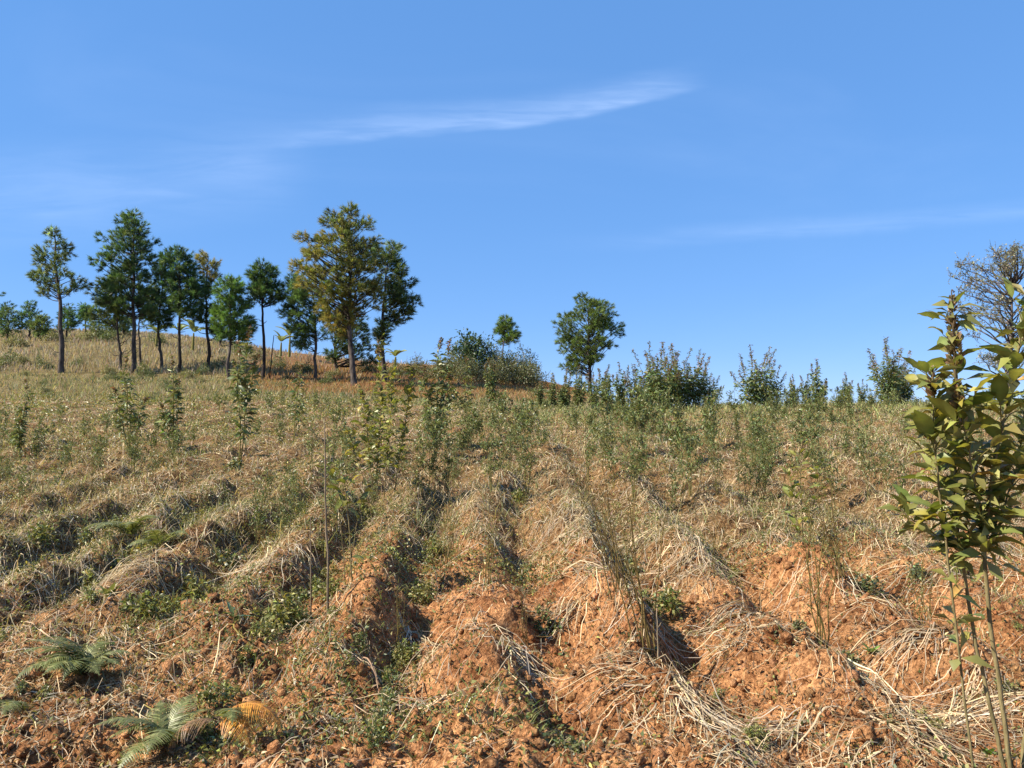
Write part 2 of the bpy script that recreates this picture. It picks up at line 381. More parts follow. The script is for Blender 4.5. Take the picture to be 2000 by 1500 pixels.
# ------------------------------------------------------------------ soil clods
rng = np.random.default_rng(502)
def clods():
    n = 15000
    d = np.exp(rng.uniform(math.log(2.6), math.log(11), n)); x = rng.uniform(-1, 1, n)*(.70*d+.4)
    keep = litter(x, d) < rng.uniform(.15, 1.0, n); x = x[keep]; d = d[keep]; n = len(x)
    r = np.clip(np.exp(rng.normal(math.log(.0085), .6, n)), .004, .045)
    g = (1+5**.5)/2
    iv = unit(np.array([(-1, g, 0), (1, g, 0), (-1, -g, 0), (1, -g, 0), (0, -1, g), (0, 1, g), (0, -1, -g), (0, 1, -g), (g, 0, -1), (g, 0, 1), (-g, 0, -1), (-g, 0, 1)], float))
    it = np.array([(0, 11, 5), (0, 5, 1), (0, 1, 7), (0, 7, 10), (0, 10, 11), (1, 5, 9), (5, 11, 4), (11, 10, 2), (10, 7, 6), (7, 1, 8), (3, 9, 4), (3, 4, 2), (3, 2, 6), (3, 6, 8), (3, 8, 9), (4, 9, 5), (2, 4, 11), (6, 2, 10), (8, 6, 7), (9, 8, 1)])
    v = iv[None]*rng.uniform(.65, 1.25, (n, 12, 1))*r[:, None, None]*rng.uniform(.7, 1.3, (n, 1, 3))
    P = np.stack([x, d, H(x, d)+r*.25], 1)
    v = v+P[:, None]
    t = it[None]+np.arange(n)[:, None, None]*12
    mb = MB(); mb.add(v.reshape(-1, 3), tris=t.reshape(-1, 3), col=np.repeat(vary((.52, .275, .13), n, .2, None, 0, .03), 12, 0))
    o = mb.build('soil_clods', M_SOIL); o['kind'] = 'stuff'; o['label'] = 'small crumbled clods of orange soil on the ridges'; o['category'] = 'soil'
clods()

# ------------------------------------------------------------------ straw
rng = np.random.default_rng(503)
STRAW = (.50, .385, .235); STRAWD = (.22, .14, .075); STRAWG = (.38, .33, .245)
def straw_cols(n): 
    c = vary(STRAW, n, .28, STRAWD, .35, .03); k = rng.random(n) < .2; c[k] = vary(STRAWG, k.sum(), .25, None, 0, .02); return c
def stalks(mb, cx, cy, ang, Ln, hw, K, arch, fold=.8, curl=.35):
    n = len(cx); t = np.linspace(0, 1, K)[None]
    bend = rng.normal(0, curl, n)[:, None]; wig = rng.normal(0, .17, (n, K)); wig[:, 0] = 0
    a = ang[:, None]+bend*t*1.6+wig
    st = Ln[:, None]/(K-1); dx = np.cos(a)*st; dy = np.sin(a)*st
    X = cx[:, None]+np.concatenate([np.zeros((n, 1)), np.cumsum(dx[:, 1:], 1)], 1)
    Y = cy[:, None]+np.concatenate([np.zeros((n, 1)), np.cumsum(dy[:, 1:], 1)], 1)
    Z = H(X.ravel(), Y.ravel()).reshape(n, K)
    Zs = Z.copy()
    for _ in range(2): Zs[:, 1:-1] = np.maximum(Z[:, 1:-1], .25*Zs[:, :-2]+.5*Zs[:, 1:-1]+.25*Zs[:, 2:])
    Z = Zs+.006+arch[:, None]*np.sin(np.pi*np.clip(t*1.1, 0, 1))*rng.uniform(.5, 1.3, (n, 1))
    P = np.stack([X, Y, Z], -1)
    S = np.stack([-np.sin(a), np.cos(a), rng.normal(0, .55, (n, 1))*np.ones((1, K))], -1); S = unit(S)
    W = hw[:, None]*(1-.55*t)*rng.uniform(.8, 1.2, (n, 1))
    ribbons(mb, P, W, S, straw_cols(n), fold)
def comb_angle(n, x):
    side = np.where(rng.random(n) < .58, 0, math.pi)       # over the right or the left flank of the ridge
    return np.where(side == 0, rng.normal(-.95, .45, n), math.pi+rng.normal(.85, .45, n))
def snap_crest(x, y):
    for _ in range(3):
        r = rowphase(x, y); x = x-(r-np.floor(r)-.58)*ROW*.9
    return x
def straw_mass():
    mb = MB()
    n = 2700; d = np.exp(rng.uniform(math.log(3.0), math.log(30), n)); x = rng.uniform(-1, 1, n)*(.72*d+.3)
    p = .25+.75*sst(litter(x, d), .1, .6); p *= .35+1.0*sst(fbm(x*.8, d*.8, 91, 2), .38, .6)
    p *= .42+.30*sst(d, 5, 8)+.28*sst(d, 10, 14); p *= 1-.75*sst(-x, .5, 1.3)*(1-sst(d, 4.6, 6))
    k = rng.random(n) < p; x = x[k]; d = d[k]; x = snap_crest(x, d)+rng.normal(0, .13, len(x))
    near = d < 9
    for sel, m, K in ((near, 15, 6), (~near, 13, 4)):
        cx = np.repeat(x[sel], m); cy = np.repeat(d[sel], m); a = np.repeat(comb_angle(sel.sum(), x[sel]), m)+rng.normal(0, 1, len(cx))*(.42+.5*sst(cy, 5, 9))
        cx = cx+rng.normal(0, .07, len(cx)); cy = cy+rng.normal(0, .07, len(cx))
        Ln = rng.uniform(.14, .52, len(cx))*(1-.45*sst(cy, 5.5, 9)); hw = np.maximum(.0029, .00040*cy)*rng.uniform(.6, 1.3, len(cx))
        stalks(mb, cx, cy, a, Ln, hw, K, rng.exponential(.03, len(cx)), .45 if K == 6 else 0)
    o = mb.build('flattened_straw', M_STRAW); o['kind'] = 'stuff'; o['label'] = 'pale flattened straw lying all over the field'; o['category'] = 'straw'
    mb = MB()                                              # short loose bits
    n = 92000; d = np.exp(rng.uniform(math.log(2.8), math.log(34), n)); x = rng.uniform(-1, 1, n)*(.74*d+.3)
    k = rng.random(n) < (.12+.88*litter(x, d)); x = x[k]; d = d[k]; n = len(x)
    stalks(mb, x, d, rng.uniform(0, 2*math.pi, n), rng.uniform(.04, .19, n), np.maximum(.0019, .00036*d)*rng.uniform(.6, 1.4, n), 3, rng.exponential(.018, n), 0, .5)
    o = mb.build('loose_litter', M_STRAW); o['kind'] = 'stuff'; o['label'] = 'short bits of dry plant litter over the soil'; o['category'] = 'litter'
straw_mass()
def straw_clump(px, d, ang, n, L, spread, label, lift=.05):
    x0 = xat(px, d); mb = MB(); z0 = float(H(np.array([x0]), np.array([d]))[0])
    cx = x0+rng.normal(0, spread, n); cy = d+rng.normal(0, spread, n)
    stalks(mb, cx, cy, math.radians(ang)+rng.normal(0, .28, n), L*rng.uniform(.55, 1.15, n), rng.uniform(.0018, .0044, n), 9, rng.exponential(lift*.7, n), .45, .30)
    for i in range(len(mb.v)): mb.v[i] = mb.v[i]-np.array((x0, d, z0), np.float32)
    o = mb.build('straw_clump', M_STRAW, loc=(x0, d, z0))
    return tag(o, label, 'straw', 'clumps of dry stalks on the ridges')

# ------------------------------------------------------------------ ground cover and grass
rng = np.random.default_rng(504)
def herb_mass():
    mb = MB()
    n = 42000; d = np.exp(rng.uniform(math.log(2.9), math.log(30), n)); x = rng.uniform(-1, 1, n)*(.74*d+.3)
    pn = fbm(x*1.1+7, d*.8, 101, 3); left = sst(-x/d, -.25, .45); band = sst(d, 5, 8)
    p = sst(pn, .46, .66)*(.30+.9*left+.6*band)+.10
    p *= np.where(d < 5.5, .28, 1)
    k = rng.random(n) < p; m = 7; x = np.repeat(x[k], m); d = np.repeat(d[k], m); n = len(x); r_ = .03*np.maximum(1, d/9); x = x+rng.normal(0, 1, n)*r_; d = d+rng.normal(0, 1, n)*r_
    z = H(x, d)+np.abs(rng.normal(0, .035, n))*(1+sst(d, 7, 14)*1.4)
    sc = np.maximum(1, d/9)
    c = vary((.155, .165, .055), n, .3, (.28, .25, .07), .4, .05); g = rng.random(n) < .2; c[g] = vary((.085, .115, .04), g.sum(), .3, None, 0, .05)
    leaves(mb, np.stack([x, d, z], 1), rdir(n, .55), rng.uniform(.012, .030, n)*sc, rng.uniform(.004, .009, n)*sc, c, .3, .2, two=True)
    o = mb.build('low_weeds', M_LEAF); o['kind'] = 'stuff'; o['label'] = 'low yellow green weeds creeping between the straw'; o['category'] = 'weeds'
def grass_blades(name, label, n, dfun, pxr, hgt, base, alt, pa, dens, lean=.35, hwk=.00035):
    d = dfun(n); px = rng.uniform(*pxr, n); x = (px-1000)/F*d
    k = rng.random(n) < dens(x, d, px); x = x[k]; d = d[k]; n = len(x)
    z = H(x, d)-.01; h = rng.uniform(.4, 1.2, n)*hgt*(.6+.8*fbm(x*.5, d*.5, 111, 2))
    D = rdir(n)*lean; D[:, 2] = 1; D = unit(D); t = np.array([0, .55, 1])[None]
    P = np.stack([x, d, z], 1)[:, None]+D[:, None]*(h[:, None]*t)[..., None]
    P[..., 2] -= (h*.22)[:, None]*(t**2); hz = rng.normal(size=(n, 2)); P[..., :2] += hz[:, None]*(h*.16)[:, None, None]*(t**2)[..., None]
    S = np.zeros((n, 3, 3)); a = rng.uniform(0, math.pi, n); S[..., 0] = np.cos(a)[:, None]; S[..., 1] = np.sin(a)[:, None]
    W = (np.maximum(.003, hwk*d)*rng.uniform(.6, 1.4, n))[:, None]*np.array([1, .8, .15])[None]
    mb = MB(); ribbons(mb, P, W, S, vary(base, n, .28, alt, pa))
    o = mb.build(name, M_GRASS); o['kind'] = 'stuff'; o['label'] = label; o['category'] = 'grass'
def lu(a, b): return lambda n: np.exp(rng.uniform(math.log(a), math.log(b), n))
herb_mass()
def dead_bits():                                           # curled brown leaves and fern scraps on the soil
    n = 60000; d = np.exp(rng.uniform(math.log(2.8), math.log(14), n)); x = rng.uniform(-1, 1, n)*(.74*d+.3)
    p = .10+.75*sst(fbm(x*1.2+17, d*1.2, 131, 3), .42, .64)+.5*sst(-x, .4, 1.4)*(1-sst(d, 4.6, 6.5)); k = rng.random(n) < p; x = x[k]; d = d[k]; n = len(x)
    mb = MB(); leaves(mb, np.stack([x, d, H(x, d)+.004+np.abs(rng.normal(0, .012, n))], 1), rdir(n, .1), rng.uniform(.012, .045, n), rng.uniform(.002, .007, n), vary((.17, .105, .055), n, .4, (.36, .26, .15), .3, .04), .6, .5, two=True)
    o = mb.build('dead_leaf_bits', M_STRAW); o['kind'] = 'stuff'; o['label'] = 'crumbled brown dead leaves scattered over the soil'; o['category'] = 'litter'
dead_bits()
grass_blades('green_sprouts', 'tiny green and yellow sprouts in the soil between ridges', 34000, lu(3.2, 12), (-150, 2150), .085, (.17, .18, .06), (.34, .28, .15), .4, lambda x, d, p: .12+.88*sst(fbm(x*1.1+7, d*.8, 101, 3)+.25*sst(-x/d, -.1, .4), .46, .66), 1.0, .00028)
grass_blades('field_grass', 'pale dry grass standing among the field weeds', 52000, lu(6.5, 34), (-120, 2120), .20, (.36, .285, .165), (.19, .20, .08), .42, lambda x, d, p: .25+.75*sst(fbm(x*.6, d*.6, 121, 3), .35, .6), .8)
grass_blades('field_edge_grass', 'green and straw coloured grass below the pines', 26000, lu(26, 56), (-120, 1180), .34, (.33, .265, .15), (.125, .15, .06), .52, lambda x, d, p: .2+.8*sst(fbm(x*.25, d*.25, 125, 3), .35, .6), .5)
grass_blades('hill_grass', 'dry tan grass covering the hill behind the pines', 34000, lu(55, 125), (-160, 900), .62, (.32, .25, .18), (.20, .18, .11), .35, lambda x, d, p: np.full(len(x), .9)*(1-.8*sst(p, 420, 560)), .3)
grass_blades('reddish_grass', 'short reddish brown grass strip on the slope', 26000, lu(38, 72), (430, 1150), .38, (.32, .165, .075), (.27, .22, .09), .3, lambda x, d, p: sst(p, 430, 600)*.9, .4)
grass_blades('crest_weeds', 'light green weeds and grass along the field crest', 17000, lu(11, 29), (1050, 2150), .34, (.30, .285, .13), (.17, .20, .075), .45, lambda x, d, p: .15+.85*sst(d, 14, 21), .6)

# ------------------------------------------------------------------ pines
rng = np.random.default_rng(505)
def pine(px, d, py0, trunk, prof, label, tint=(.040, .062, .020), alt=None, pa=0, ncl=70, ntuft=15, rc=.45, r0=.16, stubs=5, yellow=None, limb_rise=.45, group='pines along the edge of the field', seed=0, trunk_col=(1, 1, 1)):
    """trunk: (px,py) from base to tip; prof: (py, left px, right px) from top to bottom"""
    global rng
    keep = rng; rng = np.random.default_rng(1000+seed); ncl = int(ncl*.90); r0 = r0*.82
    s = d/F; x0 = xat(px, d, py0); z0 = float(H(np.array([x0]), np.array([d]))[0])
    root = thing('pine_tree', (x0, d, z0), label, 'pine', group)
    tk = np.array([((a-px)*s, 0, (py0-b)*s) for a, b in trunk], float); tk[:, 1] = np.cumsum(rng.normal(0, .12, len(tk))); tk[0] = (0, 0, -.3); tk[:, 1] -= tk[0, 1]
    T = spline(tk, 22); R = r0*(1-np.linspace(0, 1, 22)**1.15*.88); R[0] *= 1.35; R[1] *= 1.12
    wb = np.cumsum(rng.normal(0, .035, (20, 2)), 0); T[1:-1, :2] += wb-np.linspace(0, 1, 20)[:, None]*wb[-1]
    mb = MB(); tubes(mb, T, R, 9, trunk_col)
    mb.build('trunk', M_BARK, root, smooth=True)
    zs = T[:, 2]
    def tp(z): return np.stack([np.interp(z, zs, T[:, i]) for i in range(3)], -1)
    pr = np.array([((py0-a)*s, (b-px)*s, (c-px)*s) for a, b, c in prof])[::-1]       # ascending z
    # clusters inside the crown envelope
    zz = np.linspace(pr[0, 0], pr[-1, 0], 60); ww = np.interp(zz, pr[:, 0], pr[:, 2]-pr[:, 1])+.25; cw = np.cumsum(ww); cw /= cw[-1]
    zc = np.interp((np.arange(ncl)+rng.random(ncl))/ncl, cw, zz); rng.shuffle(zc)
    xl = np.interp(zc, pr[:, 0], pr[:, 1]); xr = np.interp(zc, pr[:, 0], pr[:, 2]); tc = tp(zc)
    cen = (xl+xr)/2; half = (xr-xl)/2
    ph = rng.uniform(0, 2*math.pi, ncl); rf = rng.uniform(.12, 1, ncl)**.55
    sh = np.maximum(half-rc*.30, .1)
    C = np.stack([cen+sh*rf*np.cos(ph), np.clip(half, .5, 2.6)*rf*np.sin(ph)+tc[:, 1], zc], 1)
    # limbs
    rad = np.linalg.norm(C[:, :2]-tc[:, :2], axis=1); zb = np.clip(zc-limb_rise*rad-.15, pr[0, 0]-.35, zs[-1]-.2); B = tp(zb)
    t = np.linspace(0, 1, 5)[None, :, None]; mid = (B+C)/2; mid[:, 2] -= .12*rad; mid += rng.normal(0, .12, mid.shape)
    P = (1-t)**2*B[:, None]+2*t*(1-t)*mid[:, None]+t*t*C[:, None]
    Rl = (.018+.014*rad)[:, None]*np.linspace(1, .35, 5)[None]
    lb = MB(); tubes(lb, P, Rl, 4, np.array(trunk_col)*.6); tubes(lb, T, R*.5, 4, np.array(trunk_col)*.8)
    # dead stubs on the bare trunk
    for _ in range(stubs):
        z = rng.uniform(.9, max(1.2, pr[0, 0])); b = tp(z); a = rng.choice([0, math.pi])+rng.normal(0, .6); L = rng.uniform(.25, .9)
        p1 = b+np.array((math.cos(a), math.sin(a), rng.uniform(-.15, .5)))*L*.55; p2 = p1+np.array((math.cos(a), math.sin(a), rng.uniform(.2, 1.2)))*L*.5
        tubes(lb, np.array([[b, p1, p2]]), np.array([[.035, .025, .010]]), 4, np.array(trunk_col)*.9)
    # shoots with needle brushes
    ntuft = int(ntuft*1.05); n = ncl*ntuft; ci = np.repeat(np.arange(ncl), ntuft)
    off = rng.normal(0, 1, (n, 3)); off = unit(off)*rng.uniform(.35, 1, (n, 1))**.5*rc*1.05; off[:, 2] *= .6
    Q = C[ci]+off
    tw = rng.random(n) < .5; st = np.stack([C[ci][tw], (C[ci][tw]+Q[tw])/2-np.array((0, 0, .04)), Q[tw]], 1)
    tubes(lb, st, np.tile(np.array([[.014, .010, .006]]), (len(st), 1)), 3, np.array(trunk_col)*.7)
    lb.build('branches', M_BARK, root)
    axis = np.stack([tc[ci, 0], tc[ci, 1], zc[ci]], 1)
    D = unit(unit(Q-axis)*.7+unit(off)*.6+np.array((0, 0, .55))+rng.normal(0, .25, (n, 3)))
    nn = 34; base = np.repeat(Q, nn, 0)+np.repeat(D, nn, 0)*rng.uniform(-.10, .14, (n*nn, 1))
    nd = unit(np.repeat(D, nn, 0)*.95+rng.normal(0, .52, (n*nn, 3)))
    Ln = rng.uniform(.18, .37, (n*nn, 1)); sd_ = unit(np.cross(nd, rng.normal(size=(n*nn, 3))))*rng.uniform(.009, .017, (n*nn, 1))
    tip = base+nd*Ln; tip[:, 2] -= .03
    v = np.stack([base-sd_, base+sd_, tip], 1)
    tc_ = vary(np.array(tint)*2.2, n, .38, None if alt is None else np.array(alt)*2.2, pa, .05)
    if yellow is not None:                                   # tufts gone yellow on one part of the crown
        f = np.clip(yellow(Q[:, 0]/s+px, py0-Q[:, 2]/s), 0, 1); y = rng.random(n) < f
        tc_[y] = vary((.27, .225, .062), y.sum(), .30, (.22, .215, .065), .5, .04)
    mb = MB(); mb.add(v.reshape(-1, 3), tris=np.arange(n*nn*3).reshape(-1, 3), col=np.repeat(tc_, nn*3, 0)*np.exp(rng.normal(0, .15, (n*nn, 1))).repeat(3, 0))
    mb.build('crown', M_NEEDLE, root)
    rng = keep
    return root
DK = (.030, .055, .020); OLV = (.068, .084, .028); BR = (.055, .095, .022)
pine(120, 55, 735, [(120, 735), (116, 700), (112, 650), (109, 600), (104, 540), (100, 480), (98, 455)],
     [(452, 92, 106), (470, 74, 122), (490, 50, 126), (520, 44, 140), (540, 52, 166), (556, 42, 166), (575, 56, 140), (582, 56, 75)],
     'tall slim pine with open olive crown and forked ivy-footed trunk', OLV, DK, .35, 46, 12, .42, .24, 9, seed=1)
pine(260, 57, 735, [(260, 735), (262, 690), (259, 640), (258, 560), (256, 480), (254, 420)],
     [(416, 247, 262), (430, 236, 276), (450, 216, 290), (470, 196, 298), (500, 190, 296), (520, 184, 300), (560, 194, 318), (600, 200, 320), (620, 206, 310)],
     'tallest dark green pine with a dense pointed crown', DK, (.07, .09, .03), .3, 120, 16, .5, .22, 4, seed=2)
pine(233, 58, 735, [(233, 735), (231, 700), (229, 660), (227, 620), (222, 560)],
     [(556, 190, 232), (575, 170, 246), (590, 168, 250), (615, 172, 252), (635, 184, 250), (650, 205, 245)],
     'leaning low pine beside the tallest pine, with hooked dead branches', (.07, .085, .028), DK, .4, 42, 13, .45, .14, 7, seed=3)
pine(274, 62, 722, [(274, 722), (270, 680), (268, 640), (264, 600)],
     [(560, 262, 300), (590, 250, 305), (620, 246, 302), (640, 250, 292)],
     'thin short pine right behind the tallest pine', (.06, .08, .025), DK, .4, 26, 12, .42, .13, 3, seed=4)
pine(317, 60, 720, [(318, 722), (314, 680), (310, 640), (314, 560), (318, 500)],
     [(488, 312, 330), (505, 306, 342), (540, 300, 348), (580, 296, 350), (610, 298, 345), (640, 304, 330)],
     'dark pine half hidden between two larger dark pines', DK, None, 0, 56, 15, .46, .15, 3, seed=5)
pine(350, 56, 735, [(350, 735), (352, 700), (347, 650), (344, 600), (342, 540), (340, 485)],
     [(482, 332, 346), (500, 318, 360), (530, 312, 372), (560, 316, 392), (590, 322, 388), (608, 332, 392), (622, 345, 380)],
     'dark green pine with black crooked trunk next to yellow topped pine', DK, (.06, .08, .03), .2, 66, 15, .45, .16, 4, seed=6, trunk_col=(.5, .5, .5))
pine(408, 58, 730, [(410, 730), (412, 705), (406, 670), (404, 620), (402, 560), (402, 505)],
     [(498, 395, 408), (512, 380, 424), (540, 382, 424), (552, 388, 418), (575, 388, 420), (600, 384, 420), (640, 394, 430), (655, 398, 425)],
     'slender pine with a yellow top above sparse dark tiers', DK, (.08, .10, .03), .3, 36, 13, .4, .18, 4, yellow=lambda x, y: (y < 552)*.95, seed=7, trunk_col=(.55, .55, .55))
pine(448, 53, 750, [(455, 752), (447, 720), (448, 680), (446, 640), (444, 580), (446, 550)],
     [(546, 436, 452), (560, 424, 468), (580, 418, 478), (610, 412, 488), (640, 412, 496), (660, 420, 498), (672, 436, 470)],
     'short bright green pine with an egg shaped crown', BR, (.04, .07, .02), .35, 62, 16, .46, .15, 2, seed=8)
pine(512, 54, 740, [(514, 740), (511, 700), (508, 650), (506, 600), (504, 560), (500, 520)],
     [(512, 486, 520), (528, 480, 530), (548, 472, 542), (562, 474, 560), (574, 480, 556), (586, 494, 520)],
     'dark flat topped pine with long bare trunk and forked dead limb', DK, (.055, .08, .025), .25, 48, 15, .42, .16, 6, seed=9, trunk_col=(.55, .5, .5))
pine(617, 55, 745, [(618, 745), (617, 700), (616, 650), (615, 600), (605, 540)],
     [(545, 565, 615), (575, 550, 632), (605, 544, 640), (635, 560, 640), (660, 570, 635), (680, 576, 622)],
     'broad green pine growing in front of the banana leaves', (.05, .08, .028), DK, .3, 60, 15, .5, .15, 2, seed=10)
pine(655, 62, 716, [(656, 718), (654, 690), (652, 650), (655, 600)],
     [(590, 640, 700), (620, 625, 720), (650, 628, 735), (680, 640, 740), (695, 650, 735)],
     'shaded dark pine standing behind the yellowing pine', (.032, .05, .02), None, 0, 60, 14, .5, .17, 2, seed=11)
pine(692, 51, 760, [(693, 762), (689, 720), (685, 670), (684, 620), (684, 560), (682, 490), (680, 420)],
     [(412, 670, 690), (420, 650, 715), (432, 622, 722), (450, 600, 738), (470, 580, 745), (500, 576, 748), (520, 566, 752), (545, 570, 760), (570, 590, 768), (600, 608, 740), (622, 620, 700), (640, 636, 690), (655, 640, 680)],
     'big rounded pine with yellowing olive needles and tall bare trunk', (.082, .086, .024), (.045, .065, .02), .35, 165, 16, .50, .26, 3, yellow=lambda x, y: .15+.6*sst(-x, -690, -580)+.5*sst(y, 590, 640), seed=12)
pine(750, 54, 748, [(752, 750), (750, 700), (749, 650), (748, 600), (752, 540), (758, 480)],
     [(470, 752, 778), (490, 738, 784), (520, 740, 786), (540, 742, 800), (560, 740, 815), (578, 745, 824), (595, 748, 820), (612, 752, 800), (640, 735, 765), (665, 728, 760)],
     'dark pine with a long right hand limb beside the yellowing pine', (.042, .062, .022), (.07, .08, .03), .3, 72, 15, .48, .2, 4, seed=13, trunk_col=(.8, .75, .75))
pine(1150, 70, 770, [(1151, 772), (1150, 740), (1149, 700), (1150, 660), (1150, 620), (1146, 582)],
     [(576, 1138, 1160), (590, 1112, 1182), (605, 1096, 1200), (625, 1082, 1215), (645, 1073, 1219), (665, 1072, 1216), (678, 1078, 1205), (686, 1088, 1165), (700, 1094, 1192), (714, 1100, 1150), (724, 1104, 1132)],
     'lone round crowned pine standing on the open skyline', (.058, .080, .022), (.04, .06, .018), .3, 140, 15, .5, .22, 0, group='pines scattered on the skyline', limb_rise=.7, seed=14)
pine(985, 66, 745, [(985, 750), (985, 720), (986, 690), (988, 650), (990, 632)],
     [(627, 982, 1002), (640, 972, 1010), (655, 971, 1014), (668, 974, 1013), (674, 984, 1010)],
     'small lollipop shaped pine with a pale thin stem', (.062, .088, .022), (.04, .065, .02), .3, 26, 16, .4, .10, 0, group='pines scattered on the skyline', seed=15, trunk_col=(1.5, 1.4, 1.3))
for k, (px, d, pyb, top, l, r, bot, lab, tint) in enumerate([
    (-18, 92, 668, 565, -60, 26, 650, 'dark tall pine cut by the picture edge on the far hill', (.03, .06, .024)),
    (14, 88, 672, 605, -12, 38, 660, 'olive round pine on the far hill in front of darker ones', (.06, .085, .03)),
    (54, 90, 670, 597, 30, 78, 648, 'rounded green pine on the far hill left of the slim olive pine', (.045, .075, .026)),
    (80, 86, 675, 625, 62, 104, 668, 'low bushy pine on the far hill behind the slim olive pine', (.07, .09, .03)),
    (130, 91, 665, 600, 112, 152, 645, 'dark rounded pine on the far hill behind the slim olive trunk', (.04, .07, .024)),
    (166, 100, 652, 594, 155, 176, 622, 'tiny round topped pine on the crest of the far hill', (.045, .08, .03)),
    (190, 90, 665, 588, 168, 215, 655, 'loose yellow green pine on the hill left of the tallest pine', (.065, .085, .026)),
    (430, 88, 668, 600, 414, 448, 655, 'hazy green pine seen through the trunks of the front pines', (.05, .08, .03)),
    (240, 92, 660, 610, 222, 262, 650, 'pale green low pine behind the hooked dead branches', (.08, .10, .035))]):
    h = pyb-top
    pine(px, d, pyb, [(px, pyb), (px+2, pyb-h*.4), (px, top+6)],
         [(top, px-6, px+6), (top+h*.2, (l+px)/2-3, (r+px)/2+3), (top+h*.45, l, r), (bot-4, l+3, r-3), (bot, l+9, r-9)], lab, tint, DK, .25, 34, 12, .55, .16, 0,
         group='pines on the far hill', seed=30+k)

# ------------------------------------------------------------------ bare deciduous tree on the right
rng = np.random.default_rng(506)
def bare_tree():
    d = 52; px = 1972; py0 = 828; x0 = xat(px, d); z0 = float(H(np.array([x0]), np.array([d]))[0]); sc = d/F
    root = thing('deciduous_tree', (x0, d, z0), 'grey deciduous tree with dense fine twigs and small leaves behind the crest', 'tree')
    zb = (zat(py0, d)-z0)
    def loc(p, q): return np.array(((p-px)*sc, 0, (py0-q)*sc+zb))
    tk = np.array([loc(1972, 828), loc(1970, 760), loc(1976, 700), loc(1985, 640), loc(1988, 560)]); tk[0, 2] = -.3; T = spline(tk, 16)
    mb = MB(); tubes(mb, T, .21*np.linspace(1, .25, 16), 9, (1.5, 1.5, 1.5)); mb.build('trunk', M_BARK, root, smooth=True)
    prof = np.array([(472, 1930, 2030), (490, 1900, 2060), (515, 1872, 2080), (545, 1860, 2090), (580, 1858, 2095), (610, 1868, 2085), (640, 1890, 2070), (680, 1900, 2050), (720, 1908, 2030)], float)
    n = 95; py = rng.uniform(478, 715, n)*.0+np.interp(rng.random(n)**1.25, [0, 1], [478, 712]); l = np.interp(py, prof[:, 0], prof[:, 1]); r = np.interp(py, prof[:, 0], prof[:, 2])
    ph = rng.uniform(0, 6.28, n); rf = rng.uniform(.25, 1, n)**.5; hw = (r-l)/2*sc
    C = np.stack([((l+r)/2-px)*sc+hw*rf*np.cos(ph), np.minimum(hw, 3.2)*rf*np.sin(ph), (py0-py)*sc+zb], 1)
    bz = np.clip(C[:, 2]-.55*np.abs(C[:, 0])-rng.uniform(.3, 1.2, n), T[5, 2], T[-1, 2]); B = np.stack([np.interp(bz, T[:, 2], T[:, c]) for c in range(3)], 1)
    t = np.linspace(0, 1, 7)[None, :, None]; mid = (B+C)/2+rng.normal(0, .25, C.shape); mid[:, 2] += .2
    P = (1-t)**2*B[:, None]+2*t*(1-t)*mid[:, None]+t*t*C[:, None]; P[:, 1:-1] += rng.normal(0, .05, (n, 5, 3))
    lb = MB(); tubes(lb, P, np.linspace(.055, .014, 7)[None]*rng.uniform(.7, 1.3, (n, 1)), 4, (1.4, 1.4, 1.4)); tubes(lb, T, .1*np.linspace(1, .25, 16), 4, (1.4, 1.4, 1.4))
    m = 16; base = np.repeat(P[:, 4], m, 0)+(np.repeat(C, m, 0)-np.repeat(P[:, 4], m, 0))*rng.random((n*m, 1)); v = rdir(n*m, .35)*rng.uniform(.3, .85, (n*m, 1))
    Q = base[:, None]+v[:, None]*np.linspace(0, 1, 4)[None, :, None]; Q[:, 1:] += rng.normal(0, .04, (n*m, 3, 3)); tubes(lb, Q, np.linspace(.014, .006, 4)[None]*np.ones((n*m, 1)), 3, (1.3, 1.3, 1.3))
    lb.build('branches', M_BARK, root)
    k = 6; L0 = np.repeat(Q[:, 1], k, 0)+(np.repeat(Q[:, 3]-Q[:, 1], k, 0))*rng.uniform(0, 1.05, (n*m*k, 1))
    mb = MB(); leaves(mb, L0, rdir(len(L0), 0), rng.uniform(.08, .17, len(L0)), rng.uniform(.022, .042, len(L0)), vary((.21, .215, .13), len(L0), .3, (.27, .20, .11), .25, .05), two=True)
    mb.build('crown', M_LEAF, root)
bare_tree()

